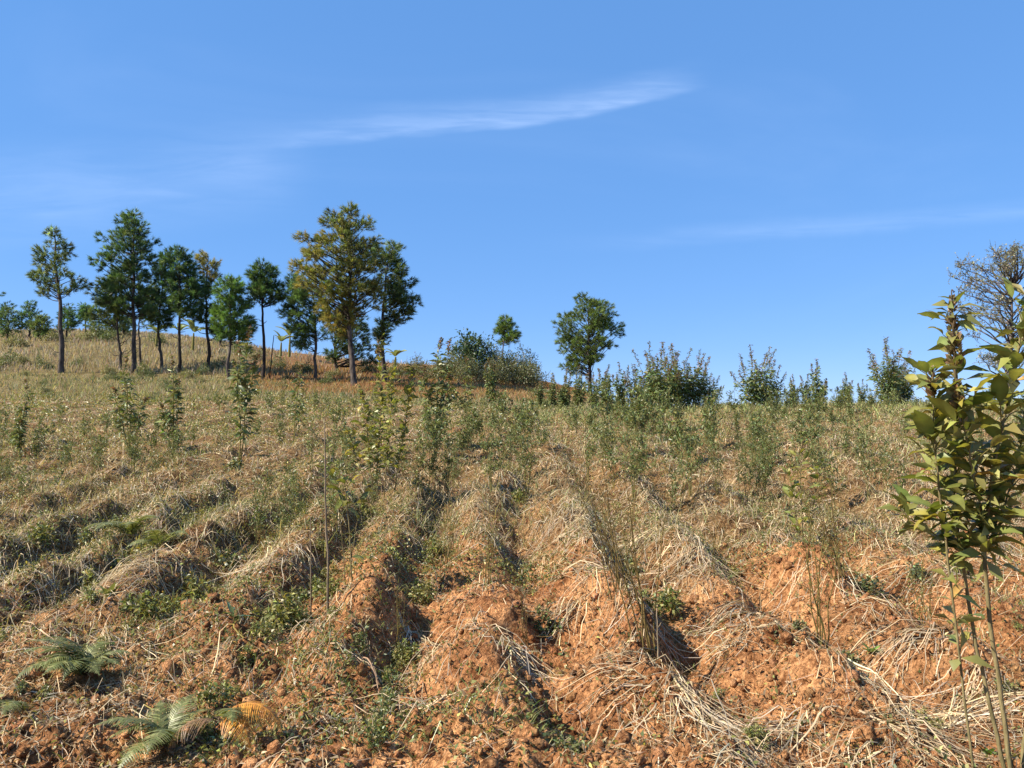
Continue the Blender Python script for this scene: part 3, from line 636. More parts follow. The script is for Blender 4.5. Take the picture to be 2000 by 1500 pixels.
# ------------------------------------------------------------------ bushes
rng = np.random.default_rng(507)
def bush_mesh(w, h, nleaf, ll, lw, tint, alt, pa, sprigs=12, lobes=14, thick=.5):
    """leafy dome with uneven lobes, returns (stems, foliage) meshes"""
    st = MB(); fo = MB()
    ph = rng.uniform(0, 2*math.pi, lobes); rr = rng.random(lobes)**.6
    C = np.stack([w*.38*rr*np.cos(ph), w*.32*rr*np.sin(ph), h*rng.uniform(.18, .78, lobes)*np.sqrt(1-.65*rr**2)], 1)
    t = np.linspace(0, 1, 5)[None, :, None]; B = C*np.array((.12, .12, 0)); B[:, 2] = -.1
    mid = (B+C)/2+rng.normal(0, w*.04, C.shape); P = (1-t)**2*B[:, None]+2*t*(1-t)*mid[:, None]+t*t*C[:, None]
    tubes(st, P, np.tile(np.linspace(.02, .007, 5)*w*.6, (lobes, 1)), 4, (.7, .65, .6))
    ci = rng.integers(0, lobes, nleaf); off = unit(rng.normal(size=(nleaf, 3)))*(rng.uniform(.15, 1, (nleaf, 1))**.6)*np.array((w*.2, w*.2, h*.24))
    Q = C[ci]+off; Q[:, 2] = np.maximum(Q[:, 2], .02)
    D = unit(unit(off)+rng.normal(0, .5, (nleaf, 3))+np.array((0, 0, .15)))
    leaves(fo, Q, D, ll*rng.uniform(.6, 1.3, nleaf), lw*rng.uniform(.6, 1.3, nleaf), vary(tint, nleaf, .3, alt, pa), .3, .3)
    if sprigs:
        k = rng.integers(0, lobes, sprigs); b = C[k]; v = unit(b*np.array((1, 1, .2))+rng.normal(0, .3*w, b.shape)+np.array((0, 0, w*.7)))*h*rng.uniform(.25, .5, (sprigs, 1))
        P = b[:, None]+v[:, None]*np.linspace(0, 1, 4)[None, :, None]; tubes(st, P, np.tile(np.linspace(.008, .003, 4)*w*.5, (sprigs, 1)), 3, (.8, .75, .6))
        m = 16; f = rng.uniform(.2, 1, (sprigs*m, 1)); Q = np.repeat(b, m, 0)+np.repeat(v, m, 0)*f
        leaves(fo, Q, unit(np.repeat(v, m, 0)*.8/h+rng.normal(0, .5, Q.shape)), ll*.8, lw*.7, vary(tint, len(Q), .3, alt, pa), .3, .3)
    return st.mesh('stems', M_TWIG), fo.mesh('foliage', M_LEAF)
def put_bush(meshes, name, px, d, sc, label, group, rz=0, cat='bush', dz=0):
    x = xat(px, d); z = float(H(np.array([x]), np.array([d]))[0])
    r = thing(name, (x, d, z+dz), label, cat, group, rz); r.scale = (sc, sc, sc)
    link('stems', meshes[0], r); link('foliage', meshes[1], r); return r
GREY = (.115, .125, .052); TANB = (.21, .185, .09); DKG = (.07, .09, .038); MG = (.11, .135, .05)
B_GREY = [bush_mesh(3.2, 2.1, 2600, .13, .026, GREY, TANB, .35, 26) for _ in range(2)]
B_DARK = bush_mesh(3.4, 2.6, 3000, .15, .034, DKG, (.09, .11, .035), .3, 20, 18)
B_LOW = [bush_mesh(1.6, .95, 1100, .10, .022, MG, (.17, .18, .06), .25, 12, 9), bush_mesh(1.6, .85, 1100, .10, .020, (.19, .19, .075), (.30, .25, .12), .35, 14, 9)]
B_BROAD = bush_mesh(3.9, 3.9, 2600, .26, .062, (.050, .082, .034), (.11, .145, .06), .3, 8, 24)
put_bush(B_BROAD, 'broadleaf_bush', 925, 64, 1.12, 'large glossy broadleaf bush with dark crown on the rim', 'bushes along the hill rim')
for i, (px, d, sc, w, lab) in enumerate([
    (812, 60, .8, 0, 'grey green bush at the thin end of the rim hedge'), (850, 59, .85, 1, 'tan flecked bush in the rim hedge beside tall dry stems'),
    (890, 60, 1.0, 0, 'grey green bush below the glossy broadleaf bush'), (925, 58, 1.05, 1, 'wide tan bush under the glossy broadleaf bush'),
    (965, 59, 1.05, 0, 'grey green bush at the foot of the small lollipop pine'), (1005, 60, 1.15, 1, 'tall tan tinged bush right of the small lollipop pine'),
    (1040, 61, 1.0, 0, 'last grey green bush at the falling end of the hedge')]):
    put_bush(B_GREY[w], 'hedge_bush', px, d, sc*1.1, lab, 'bushes along the hill rim', i*1.3)
put_bush(B_DARK, 'hedge_bush', 965, 64, 1.1, 'dark green bush between broadleaf bush and lollipop pine', 'bushes along the hill rim', .4)
put_bush(B_DARK, 'hedge_bush', 1015, 65, 1.15, 'dark dense bush rising behind the tan hedge', 'bushes along the hill rim', 2.2)
LOWB = [(10, 60, 1.3, 0), (40, 62, 1.2, 1), (75, 58, 1.0, 0), (-20, 57, 1.2, 1), (150, 60, .8, 0), (210, 55, .9, 1), (275, 54, 1.0, 0), (360, 53, .9, 1), (395, 56, .8, 0), (430, 60, 1.2, 1), (540, 64, 1.2, 0),
    (585, 63, 1.2, 1), (600, 60, 1.0, 0), (650, 58, .9, 1), (770, 60, 1.2, 0), (640, 52, .8, 0), (560, 54, .7, 1), (180, 88, 2.0, 0), (160, 86, 1.7, 1), (215, 85, 1.8, 0), (100, 84, 1.7, 1), (300, 84, 1.6, 0), (20, 80, 1.7, 1), (470, 72, 1.5, 0), (500, 70, 1.3, 1), (720, 62, 1.4, 0)]
for _ in range(34):
    LOWB.append((float(rng.uniform(-60, 1040)), float(rng.uniform(31, 52)), float(rng.uniform(.28, .6)), int(rng.integers(2))))
PAN = [(120, 55, 'the slim olive pine'), (245, 57, 'the tallest dark pine'), (317, 60, 'the half hidden dark pine'), (350, 56, 'the crooked black trunk'), (408, 58, 'the yellow topped pine'), (448, 53, 'the egg shaped pine'), (512, 54, 'the flat topped pine'), (617, 55, 'the broad green pine'),
       (692, 51, 'the yellowing pine'), (750, 54, 'the long limbed dark pine'), (15, 88, 'the olive pine on the far hill'), (130, 91, 'the dark rounded far pine'), (190, 90, 'the loose far pine'), (430, 88, 'the hazy pine behind the trunks'), (925, 60, 'the glossy broadleaf bush'), (20, 58, 'the left end of the pine row')]
for i, (px, d, sc, dark) in enumerate(LOWB):
    near = min(PAN, key=lambda t: ((t[0]-px)/60)**2+(math.log(t[1]/d)*3)**2)
    rel = 'uphill of' if d > near[1]*1.04 else ('downhill of' if d < near[1]*.94 else 'at the foot of')
    size = 'large' if sc > 1.25 else ('low' if sc > .65 else 'tiny')
    put_bush(B_LOW[dark], 'low_bush', px, d, sc, f"{size} {'yellowish' if dark else 'green'} leafy bush {rel} {near[2]}", 'low bushes around the pines', i*1.7)

# ------------------------------------------------------------------ banana plants
rng = np.random.default_rng(508)
def banana(px, d, h, seed, label):
    r_ = np.random.default_rng(seed); x = xat(px, d); z = float(H(np.array([x]), np.array([d]))[0])
    root = thing('banana_plant', (x, d, z), label, 'banana plant', 'banana plants behind the pines')
    mb = MB(); P = np.array([[(0, 0, -.2), (.02, 0, h*.3), (.05, 0, h*.62)]]); tubes(mb, P, np.array([[.16, .12, .07]]), 8, (1.0, 1.1, .7)); mb.build('pseudostem', M_GREENSTEM, root, smooth=True)
    for k in range(8):
        a = k*2.4+r_.uniform(-.3, .3); L = h*r_.uniform(.5, .75); el = r_.uniform(.9, 1.5); t = np.linspace(0, 1, 9)
        hx = np.cumsum(np.cos(el-1.25*t))*L/9; hz = np.cumsum(np.sin(el-1.25*t))*L/9
        P = np.stack([.05+np.cos(a)*hx, np.sin(a)*hx, h*.6+hz], 1)[None]
        W = (.02+.22*np.sin(np.pi*np.clip(t*.95, 0, 1))**.6)[None]*r_.uniform(.8, 1.1); S = np.tile(np.array((-math.sin(a), math.cos(a), r_.uniform(-.3, .3))), (1, 9, 1))
        mb = MB(); ribbons(mb, P, W, unit(S), np.array((.24, .28, .13))*r_.uniform(.7, 1.3), -.45); mb.build('leaf', M_LEAF, root)
for i, (px, d, h, lab) in enumerate([(372, 76, 3.0, 'banana plant with pale torn leaves right of the crooked black trunk'), (300, 80, 2.2, 'small banana plant half hidden by the thin front trunks'),
    (562, 78, 3.2, 'banana plant on the skyline in front of the broad green pine'), (545, 82, 2.4, 'shorter banana plant beside the skyline banana'),
    (345, 82, 2.6, 'banana plant with drooping leaves behind the crooked black trunk'), (770, 66, 2.0, 'stunted banana plant right of the leaning dark pine trunk')]):
    banana(px, d, h, 60+i, lab)

# ------------------------------------------------------------------ crop shrubs with flower spikes
rng = np.random.default_rng(509)
LEAFG = (.075, .10, .028); SPIKE = (.20, .115, .065)
def crop_mesh(h, stems, spread, nleaf, ll, lw, tint=LEAFG, alt=(.14, .15, .04), pa=.25, lo=.25, spike=.22, brown=.6, clear=.2):
    st = MB(); fo = MB(); K = 7
    a = np.arange(stems)*2.4+rng.uniform(0, 6); top = h*rng.uniform(.5, 1.0, stems); top[0] = h
    rad = spread*rng.uniform(.35, 1, stems); rad[0] *= .35
    t = np.linspace(0, 1, K)[None]; r = rad[:, None]*t**1.1
    P = np.stack([np.cos(a)[:, None]*r+rng.normal(0, .015*h, (stems, K))*t, np.sin(a)[:, None]*r+rng.normal(0, .015*h, (stems, K))*t, -.08+t*(top[:, None]+.08)], -1)
    tubes(st, P, (.0075*h**.5)*np.ones((stems, 1))*np.linspace(1, .3, K)[None], 5, (.85, .9, .6))
    m = nleaf//stems
    for i in range(stems):
        f = clear+(1-clear)*rng.random(m)**.9; idx = f*(K-1)
        Q = np.stack([np.interp(idx, np.arange(K), P[i, :, c]) for c in range(3)], 1)
        az = np.arange(m)*2.4+rng.normal(0, .5, m); el = rng.normal(.25, .4, m)-.25*(1-f)
        D = np.stack([np.cos(az)*np.cos(el), np.sin(az)*np.cos(el), np.sin(el)], 1)
        # side twigs carry leaves off the stem
        off = np.minimum(rng.exponential(1, m), 1.6)*np.clip(1.05-f, 0, 1)*spread*.24; Q = Q+D*off[:, None]; Q[:, 2] += off*.35
        sz = np.where(f > 1-spike, .5, 1)*rng.uniform(.6, 1.25, m); c = vary(tint, m, .25, alt, pa)
        b = (f > 1-spike) & (rng.random(m) < brown); c[b] = vary(SPIKE, b.sum(), .3)
        leaves(fo, Q, D, ll*sz, lw*sz, c, .35, .3)
        if spike:
            k = 26; f = 1-spike*.8*rng.random(k); idx = f*(K-1); Q = np.stack([np.interp(idx, np.arange(K), P[i, :, c]) for c in range(3)], 1)
            az = np.arange(k)*2.4; D = np.stack([np.cos(az), np.sin(az), np.full(k, .8)], 1); leaves(fo, Q, D, ll*.38, lw*.55, vary(SPIKE, k, .3, tint, .4), .5, .1)
    return st.mesh('stems', M_GREENSTEM, True), fo.mesh('foliage', M_LEAF)
def crop(meshes, px, d, sc, label, group, rz=0):
    x = xat(px, d); z = float(H(np.array([x]), np.array([d]))[0])
    r = thing('crop_shrub', (x, d, z), label, 'shrub', group, rz); r.scale = (sc, sc, sc)
    link('stems', meshes[0], r); link('foliage', meshes[1], r); return r
BIG = [crop_mesh(2.0, int(rng.integers(7, 14)), .74, 1650, .145, .028, (.125, .165, .06), (.19, .20, .075), .3, clear=.12, spike=.30, brown=.5) for _ in range(5)]
MIDS = [crop_mesh(1.5, int(rng.integers(4, 8)), .40, 1000, .125, .025, (.115, .15, .055), (.20, .21, .075), .3, clear=.10) for _ in range(5)]
SAP = [crop_mesh(1.5, 2+i % 3, .16+.07*(i % 4), 260+60*(i % 3), .12, .020, (.105, .13, .042), (.20, .20, .065), .35, clear=.32+.04*(i % 3), spike=.14, brown=.4) for i in range(9)]
g = 'shrubs along the crest of the field'
for i, (px, d, sc, k, lab) in enumerate([
    (1285, 22.5, 1.0, 0, 'largest reddish topped shrub of the clump on the field crest'), (1330, 23, .98, 1, 'tall brown spiked shrub beside the largest crest shrub'),
    (1385, 23.5, .68, 2, 'pale narrow shrub on the thin end of the big crest clump'), (1308, 24, 1.04, 2, 'tall shrub in the very middle of the big crest clump'), (1358, 23.2, .85, 0, 'brown tipped shrub in the thinning half of the big crest clump'), (1265, 23.5, .82, 1, 'leafy shrub at the shoulder of the big crest clump'), (1755, 25, .9, 2, 'leafy shrub right behind the tall spike crest shrub'), (1245, 23, .7, 2, 'lower bushy shrub on the hedge side of the big crest clump'),
    (1475, 24, 1.0, 2, 'upright spiky shrub standing alone against the sky'), (1500, 24.5, .88, 0, 'slanting shrub leaning on the lone spiky crest shrub'),
    (1735, 23.5, 1.02, 1, 'dense green shrub with one tall spike on the crest'), (1770, 24, .7, 0, 'shrub in the gap between tall spike shrub and big leaved plant')]):
    crop(BIG[(k+i) % 5], px, d, sc, lab, g, i*1.1)
for i, (px, d, sc, k, lab) in enumerate([
    (1550, 25, .72, 0, 'small pale shrub beside the lone spiky crest shrub'), (1600, 25, 1.0, 1, 'thin see-through shrub with separate upright spikes'), (1580, 26, .72, 1, 'wispy pale shrub behind the thin upright spikes'),
    (1655, 25, .72, 2, 'low rounded shrub on the crest with one raised tip'), (1685, 26, .6, 0, 'smallest shrub on the crest next to the raised tip shrub'),
    (1080, 26, .85, 0, 'dark shrub in the low row below the hedge end'), (1105, 25, .9, 1, 'leafy shrub in the low row in front of the lone pine'), (1130, 26, .95, 2, 'green shrub hiding the foot of the lone pine'),
    (1185, 24, .95, 0, 'brown tipped shrub just right of the lone pine foot'), (1215, 23, 1.0, 1, 'brown tipped shrub joining the row to the big crest clump'), (1160, 25, .8, 1, 'short shrub filling the row beside the lone pine trunk'),
    (1055, 27, .7, 2, 'yellow green shrub at the start of the low row')]):
    crop(MIDS[(k+i) % 5], px, d, sc, lab, g, i*1.9)
g = 'young shrubs planted in the field'
for i, (px, d, sc, k, lab) in enumerate([
    (470, 10.6, 1.16, 0, 'dark leafy sapling on a single thin stem in open straw'), (340, 11.6, .98, 1, 'slim sapling with drooping dark leaves on two stems'), (255, 12, .98, 2, 'pale sapling with loose leaves among wispy weeds'),
    (572, 13.5, .92, 3, 'small blurred sapling between the single stem sapling and the yellow tall one'), (42, 11.2, .80, 1, 'sapling with dark top near a spot of orange flower'), (850, 12.5, 1.2, 0, 'dark bushy sapling right of the tall yellow green sapling'),
    (480, 19, 1.5, 2, 'tall slender sapling rising in front of the egg shaped pine'), (908, 17, .98, 3, 'dark rounded sapling below the hedge'), (962, 17, .92, 0, 'dark sapling beside the rounded one below the hedge')]):
    crop(SAP[i], px, d, sc, lab, g, i*2.1+.5).rotation_euler = (rng.normal(0, .07), rng.normal(0, .07), i*2.1)

# ------------------------------------------------------------------ near plants: every leaf its own piece
rng = np.random.default_rng(510)
def leaf_mesh(name, hw, droop, fold, col, twist=0.):
    t = np.linspace(0, 1, 8); w = hw*np.sin(np.pi*np.clip(t, 0, 1)**.8)**.9*(1-.15*t); w[0] = .012; w[-1] = 0.004
    z = .10*np.sin(t*2.2)-droop*t**2; x = np.sqrt(np.maximum(1e-4, np.gradient(t)**2-np.gradient(z)**2)).cumsum(); x -= x[0]
    v = []; wav = .02*np.sin(t*17)
    for i in range(8):
        tw = twist*t[i]
        v += [(x[i], -w[i], z[i]+fold*w[i]+wav[i]-tw*w[i]), (x[i], 0, z[i]), (x[i], w[i], z[i]+fold*w[i]-wav[i]*.7+tw*w[i])]
    q = []
    for i in range(7):
        a = i*3; q += [(a, a+3, a+4, a+1), (a+1, a+4, a+5, a+2)]
    c = np.tile(np.asarray(col), (24, 1)); c[1::3] = np.asarray(col)*1.35
    mb = MB(); mb.add(v, quads=q, col=c); return mb.mesh(name, MAT_NOW[0], True)
MAT_NOW = [M_BIGLEAF]
def place_leaf(me, parent, pos, d, size, roll):
    d = Vector(d).normalized(); up = Vector((0, 0, 1))
    y = up.cross(d); y = y.normalized() if y.length > .05 else Vector((0, 1, 0)); z = d.cross(y)
    m = Matrix((d, y, z)).transposed() @ Matrix.Rotation(roll, 3, 'X')
    o = bpy.data.objects.new('leaf', me); COL.objects.link(o); o.parent = parent
    o.matrix_local = Matrix.Translation(pos) @ m.to_4x4() @ Matrix.Scale(size, 4)
    return o
def spike_mesh(L, r, n, red=0):
    mb = MB(); t = rng.random(n); az = np.arange(n)*2.4; rr = r*(1.05-.75*t)*rng.uniform(.5, 1.2, n)
    P = np.stack([np.cos(az)*rr*.4, np.sin(az)*rr*.4, t*L], 1); D = np.stack([np.cos(az), np.sin(az), rng.uniform(.5, 1.4, n)], 1)
    c = vary((.27, .17, .095), n, .35, (.22, .20, .08), .35, .05)
    if red: k = rng.random(n) < red; c[k] = vary((.42, .07, .03), k.sum(), .2)
    leaves(mb, P, D, rr*rng.uniform(.9, 1.5, n), rr*.30, c, 1.2, -.15); leaves(mb, P, D+rng.normal(0, .2, D.shape), rr*1.1, rr*.26, c*.8, -1.0, .1)
    tubes(mb, np.array([[(0, 0, -.03), (0, 0, L*.5), (0, 0, L)]]), np.array([[.006, .004, .002]]), 5, (.15, .11, .06))
    return mb.mesh('flower_spike', M_LEAF)
def hero_shrub(label, basepx, d0, stems, leafset, total, size, group=None, name='crop_shrub', lowbare=1070, spikes=(), extra=0):
    x0 = xat(basepx, d0, 1500); z0 = float(H(np.array([x0]), np.array([d0]))[0])
    root = thing(name, (x0, d0, z0), label, 'shrub', group); O = np.array((x0, d0, z0))
    polys = []
    for pts, r0 in stems:
        W = np.array([(xat(a, c, b), c, zat(b, c)) for a, b, c in pts])-O
        if pts[0][1] > lowbare: W[0, 2] = min(W[0, 2], -.03)
        S = spline(W, 26); S[1:-1] += rng.normal(0, .0018, (24, 3)); polys.append((S, pts))
        mb = MB(); tubes(mb, S, r0*np.linspace(1, .35, 26), 7, (1, 1, 1)); mb.build('stem', M_GREENSTEM, root, smooth=True)
    lens = np.array([np.clip((lowbare-p[-1][1]), 30, None) for _, p in polys], float); lens /= lens.sum(); cnt = 0
    for (S, pts), w in zip(polys, lens):
        n = int(total*w); py = np.interp(np.linspace(0, 1, 26), np.linspace(0, 1, len(pts)), [p[1] for p in pts])
        ok = np.where(py < lowbare)[0]
        if not len(ok): continue
        k0 = ok[0]
        for i in range(n):
            f = k0+(25-k0)*(i+.5*rng.random())/n; j = min(int(f), 24); pos = S[j]+(S[j+1]-S[j])*(f-j)
            az = i*2.4+rng.normal(0, .45); rel = (f-k0)/(25-k0); el = rng.normal(.22+.35*rel, .30)
            dd = np.array((math.cos(az)*math.cos(el), math.sin(az)*math.cos(el), math.sin(el)))
            tw = rng.random() < .40
            if tw:                                           # leaf on a short side twig
                o = rng.uniform(.2, .7)*size; q = pos+dd*o+np.array((0, 0, .3*o))
                mb = TW; tubes(mb, np.array([[pos, (pos+q)/2+np.array((0, 0, .01)), q]]), np.array([[.0026, .002, .0014]]), 4, (.9, .9, .6)); pos = q
            sz = size*rng.uniform(.65, 1.15)*(1-.5*sst(rel, .72, .98))
            place_leaf(leafset[rng.integers(len(leafset))], root, pos, dd, sz, rng.normal(0, .45)); cnt += 1
    if extra:                                                # smaller leaves past the three hundred built singly
        mb = MB()
        for (S, pts), w in zip(polys, lens):
            m = int(extra*w); py = np.interp(np.linspace(0, 1, 26), np.linspace(0, 1, len(pts)), [p[1] for p in pts]); ok = np.where(py < lowbare)[0]
            if not len(ok): continue
            f = rng.uniform(ok[0], 25, m); Q = np.stack([np.interp(f, np.arange(26), S[:, c]) for c in range(3)], 1); az = rng.uniform(0, 6.28, m); el = rng.normal(.2, .5, m)
            D = np.stack([np.cos(az)*np.cos(el), np.sin(az)*np.cos(el), np.sin(el)], 1); o_ = rng.uniform(0, .12, (m, 1))*size
            leaves(mb, Q+D*o_, D, size*rng.uniform(.4, .85, m), size*rng.uniform(.09, .17, m), vary((.18, .185, .052), m, .25, (.24, .22, .07), .3, .05), .3, .25)
        mb.build('small_leaves', M_LEAF, root)['kind'] = 'stuff'
    for i, L, r, n, red in spikes:
        S = polys[i][0]; o = link('flower_spike', spike_mesh(L, r, n, red), root); o.location = S[-1]-np.array((0, 0, L*.93))
        v = Vector(S[-1]-S[-4]); o.rotation_euler = v.to_track_quat('Z', 'Y').to_euler()
    return root
TW = MB()
OLG = (.185, .188, .054)
LV = [leaf_mesh('leaf', .20, .18, .35, OLG), leaf_mesh('leaf', .22, .05, .25, np.array(OLG)*np.array((.85, .95, .9)), .3), leaf_mesh('leaf', .18, .34, .45, np.array(OLG)*np.array((1.1, 1.02, .9)), -.3), leaf_mesh('leaf', .21, .12, .15, np.array(OLG)*np.array((.7, .85, .8)))]
DRYLEAF = leaf_mesh('leaf', .17, .4, .6, (.30, .20, .07), .4)
hs_ = hero_shrub('tall near shrub with big olive leaves, brown flower spikes and bare twin stems', 1976, 3.0, [
    ([(1978, 1540, 3.0), (1962, 1400, 3.0), (1930, 1200, 2.98), (1922, 1080, 2.97), (1935, 950, 2.95), (1960, 820, 2.92), (1985, 700, 2.9), (2008, 575, 2.9)], .0095),
    ([(1972, 1540, 3.0), (1945, 1420, 3.02), (1905, 1260, 3.03), (1880, 1100, 3.05), (1862, 980, 3.05), (1870, 850, 3.05), (1868, 720, 3.03), (1860, 580, 3.0)], .0085),
    ([(1893, 1190, 3.03), (1845, 1040, 3.0), (1828, 900, 2.98), (1822, 800, 2.97), (1822, 722, 2.95)], .005),
    ([(1926, 1040, 2.96), (1900, 930, 2.93), (1884, 840, 2.9), (1872, 745, 2.9)], .005),
    ([(1990, 1540, 3.02), (2030, 1200, 3.1), (2050, 900, 3.1), (2040, 640, 3.1)], .008),
    ([(1872, 1075, 3.05), (1820, 1040, 3.05), (1775, 1010, 3.05), (1748, 985, 3.05)], .0035),
    ([(1922, 1080, 2.97), (1965, 980, 3.0), (1990, 900, 3.05), (2000, 800, 3.1)], .0045)],
    LV*6+[DRYLEAF], 296, .138, lowbare=1120, extra=460, spikes=[(1, .30, .030, 150, 0), (2, .11, .028, 60, 0), (3, .13, .030, 70, 0), (0, .22, .030, 100, .12), (4, .2, .03, 80, .05)])
TW.build('side_twigs', M_GREENSTEM, hs_)['kind'] = 'stuff'
TW = MB(); YG = (.165, .185, .050)
LV2 = [leaf_mesh('leaf', .21, .25, .25, YG), leaf_mesh('leaf', .23, .10, .2, np.array(YG)*.8, .3), leaf_mesh('leaf', .20, .4, .3, np.array((.24, .21, .06)), -.3)]
hs2 = hero_shrub('tall yellow green sapling with several thin stems in the middle of the field', 742, 8.5, [
    ([(738, 1000, 8.5), (735, 920, 8.5), (742, 840, 8.45), (745, 760, 8.45), (740, 665, 8.4)], .008),
    ([(768, 1000, 8.5), (775, 920, 8.5), (790, 840, 8.5), (800, 770, 8.5), (806, 715, 8.5)], .006),
    ([(732, 1000, 8.55), (722, 900, 8.6), (716, 820, 8.6), (708, 760, 8.6)], .006),
    ([(748, 1000, 8.45), (756, 900, 8.3), (765, 800, 8.3), (762, 720, 8.3)], .006),
    ([(736, 1000, 8.5), (705, 920, 8.4), (690, 880, 8.4), (682, 840, 8.4)], .005)], LV2, 295, .118, 'young shrubs planted in the field', lowbare=925, extra=450, spikes=[(0, .16, .03, 50, 0), (1, .12, .025, 40, 0), (2, .1, .025, 40, 0)])
TW.build('side_twigs', M_GREENSTEM, hs2)['kind'] = 'stuff'
TW = MB()
hs3 = hero_shrub('thin sapling with a few bright leaves beside the tall bare stick', 690, 5.6, [
    ([(688, 1160, 5.6), (684, 1060, 5.6), (678, 980, 5.6), (672, 935, 5.6)], .006), ([(676, 1160, 5.62), (668, 1050, 5.6), (660, 980, 5.6)], .0035),
    ([(680, 1000, 5.6), (655, 940, 5.6), (628, 885, 5.6)], .003), ([(680, 1010, 5.6), (705, 970, 5.6), (722, 945, 5.6)], .003)], LV2, 40, .11, 'young shrubs planted in the field', lowbare=1000)
TW.build('side_twigs', M_GREENSTEM, hs3)['kind'] = 'stuff'
TW = MB()
hs4 = hero_shrub('small sapling with dull olive leaves and orange tip in the right field', 1570, 6.9, [
    ([(1568, 1080, 6.9), (1566, 1000, 6.9), (1562, 930, 6.9), (1566, 862, 6.9)], .006), ([(1572, 1080, 6.9), (1585, 1010, 6.9), (1596, 950, 6.9), (1606, 905, 6.9)], .0045), ([(1566, 1040, 6.9), (1550, 980, 6.9), (1540, 920, 6.9)], .0045)],
    [LV[0], LV[2], LV[3]], 80, .12, 'young shrubs planted in the field', lowbare=1035, spikes=[(0, .1, .02, 40, .1)])
TW.build('side_twigs', M_GREENSTEM, hs4)['kind'] = 'stuff'

# ------------------------------------------------------------------ wispy twiggy weeds
rng = np.random.default_rng(511)
def weed_mesh(h, stems, spread, nb, nl, ll, lw, tint, lean=(0, 0), stemcol=(1, 1, 1)):
    st = MB(); fo = MB(); K = 6; t = np.linspace(0, 1, K)[None]
    a = rng.uniform(0, 2*math.pi, stems); rad = spread*rng.uniform(.2, 1, stems); top = h*rng.uniform(.6, 1, stems)
    P = np.stack([(np.cos(a)*rad+lean[0]*h)[:, None]*t**1.2, (np.sin(a)*rad+lean[1]*h)[:, None]*t**1.2, -.05+t*(top[:, None]+.05)], -1)
    P[:, 1:] += rng.normal(0, .012*h, (stems, K-1, 3)); P[..., :2] += (rng.normal(0, .02, (stems, 1, 2)))
    tubes(st, P, np.linspace(.0042, .0014, K)[None]*np.ones((stems, 1)), 4, stemcol)
    B = []; V = []
    for i in range(stems):
        f = rng.uniform(.28, .97, nb); idx = f*(K-1); Q = np.stack([np.interp(idx, np.arange(K), P[i, :, c]) for c in range(3)], 1)
        az = rng.uniform(0, 2*math.pi, nb); el = rng.normal(.75, .25, nb); L = h*rng.uniform(.08, .26, nb)*(1.2-f*.7)
        B.append(Q); V.append(np.stack([np.cos(az)*np.cos(el), np.sin(az)*np.cos(el), np.sin(el)], 1)*L[:, None])
    B = np.concatenate(B); V = np.concatenate(V); m = len(B)
    PB = B[:, None]+V[:, None]*np.linspace(0, 1, 4)[None, :, None]; PB[:, 1:] += rng.normal(0, .008, (m, 3, 3))
    tubes(st, PB, np.linspace(.0018, .0008, 4)[None]*np.ones((m, 1)), 3, stemcol)
    if nl:
        f = rng.uniform(.1, 1.05, (m*nl, 1)); Q = np.repeat(B, nl, 0)+np.repeat(V, nl, 0)*f
        D = unit(unit(np.repeat(V, nl, 0))*.6+rng.normal(0, .6, Q.shape)); leaves(fo, Q, D, ll*rng.uniform(.5, 1.3, m*nl), lw, vary(tint, m*nl, .28, (.22, .20, .07), .25), .2, .2, two=True)
    return st.mesh('stems', M_GREENSTEM), (fo.mesh('foliage', M_LEAF) if nl else None)
def weed(meshes, px, d, sc, label, group, rz=0, name='wispy_weed', cat='weed'):
    x = xat(px, d); z = float(H(np.array([x]), np.array([d]))[0])
    r = thing(name, (x, d, z), label, cat, group, rz); r.scale = (sc, sc, sc)
    link('stems', meshes[0], r)
    if meshes[1]: link('foliage', meshes[1], r)
    return r
WG = (.125, .158, .06)
WV = [weed_mesh(.8, int(rng.integers(3, 6)), .22, 12, 9, .038, .0055, WG, stemcol=(.9, .95, .7)) for _ in range(6)]
WF = [weed_mesh(.85, 4, .20, 12, 8, .060, .0095, (.14, .172, .068), stemcol=(.8, .85, .6)) for _ in range(5)]
DRYW = [weed_mesh(.9, 9, .26, 7, 2, .022, .004, (.15, .15, .06), lean=(-.18, .05), stemcol=(.75, .65, .5)), weed_mesh(.8, 6, .20, 7, 3, .025, .004, (.15, .16, .06), stemcol=(.8, .75, .5)), weed_mesh(.75, 3, .14, 6, 2, .022, .004, WG, stemcol=(.6, .5, .35))]
for i, (px, d, sc, k, lab) in enumerate([
    (1268, 4.25, 1.12, 0, 'large fan of bare dark weed stems slanting over a straw clump'), (1215, 4.9, 1.0, 0, 'second fan of slanting dark stems behind the larger fan'), (1590, 4.5, 1.05, 1, 'bushy upright twiggy weed on the right orange ridge'), (1790, 5.0, .8, 1, 'stiff bundle of weed stems left of the big leaved shrub'),
    (780, 4.7, .45, 1, 'small forked weed on the lit mound right of the tall bare stick'), (955, 5.7, .75, 1, 'fine green twiggy weed on the centre ridge'), (1030, 4.6, .6, 2, 'single arching dark stem by the deep central furrow'), (430, 5.0, .62, 2, 'thin lone weed stem in the left furrow'),
    (1385, 5.6, .62, 2, 'leaning weed with two leaves on the right slope'), (120, 5.5, .55, 2, 'small brown twig weed among left hand straw'), (880, 6.0, .62, 1, 'fine weed left of the centre ridge top'), (1640, 5.4, .9, 0, 'loose spray of thin stems behind the bushy upright weed'), (190, 8.3, .75, 2, 'bare arching dead stem in the left field')]):
    weed(DRYW[k], px, d, sc, lab, 'twiggy weeds on the near ridges', 0 if k == 0 else i*1.3)
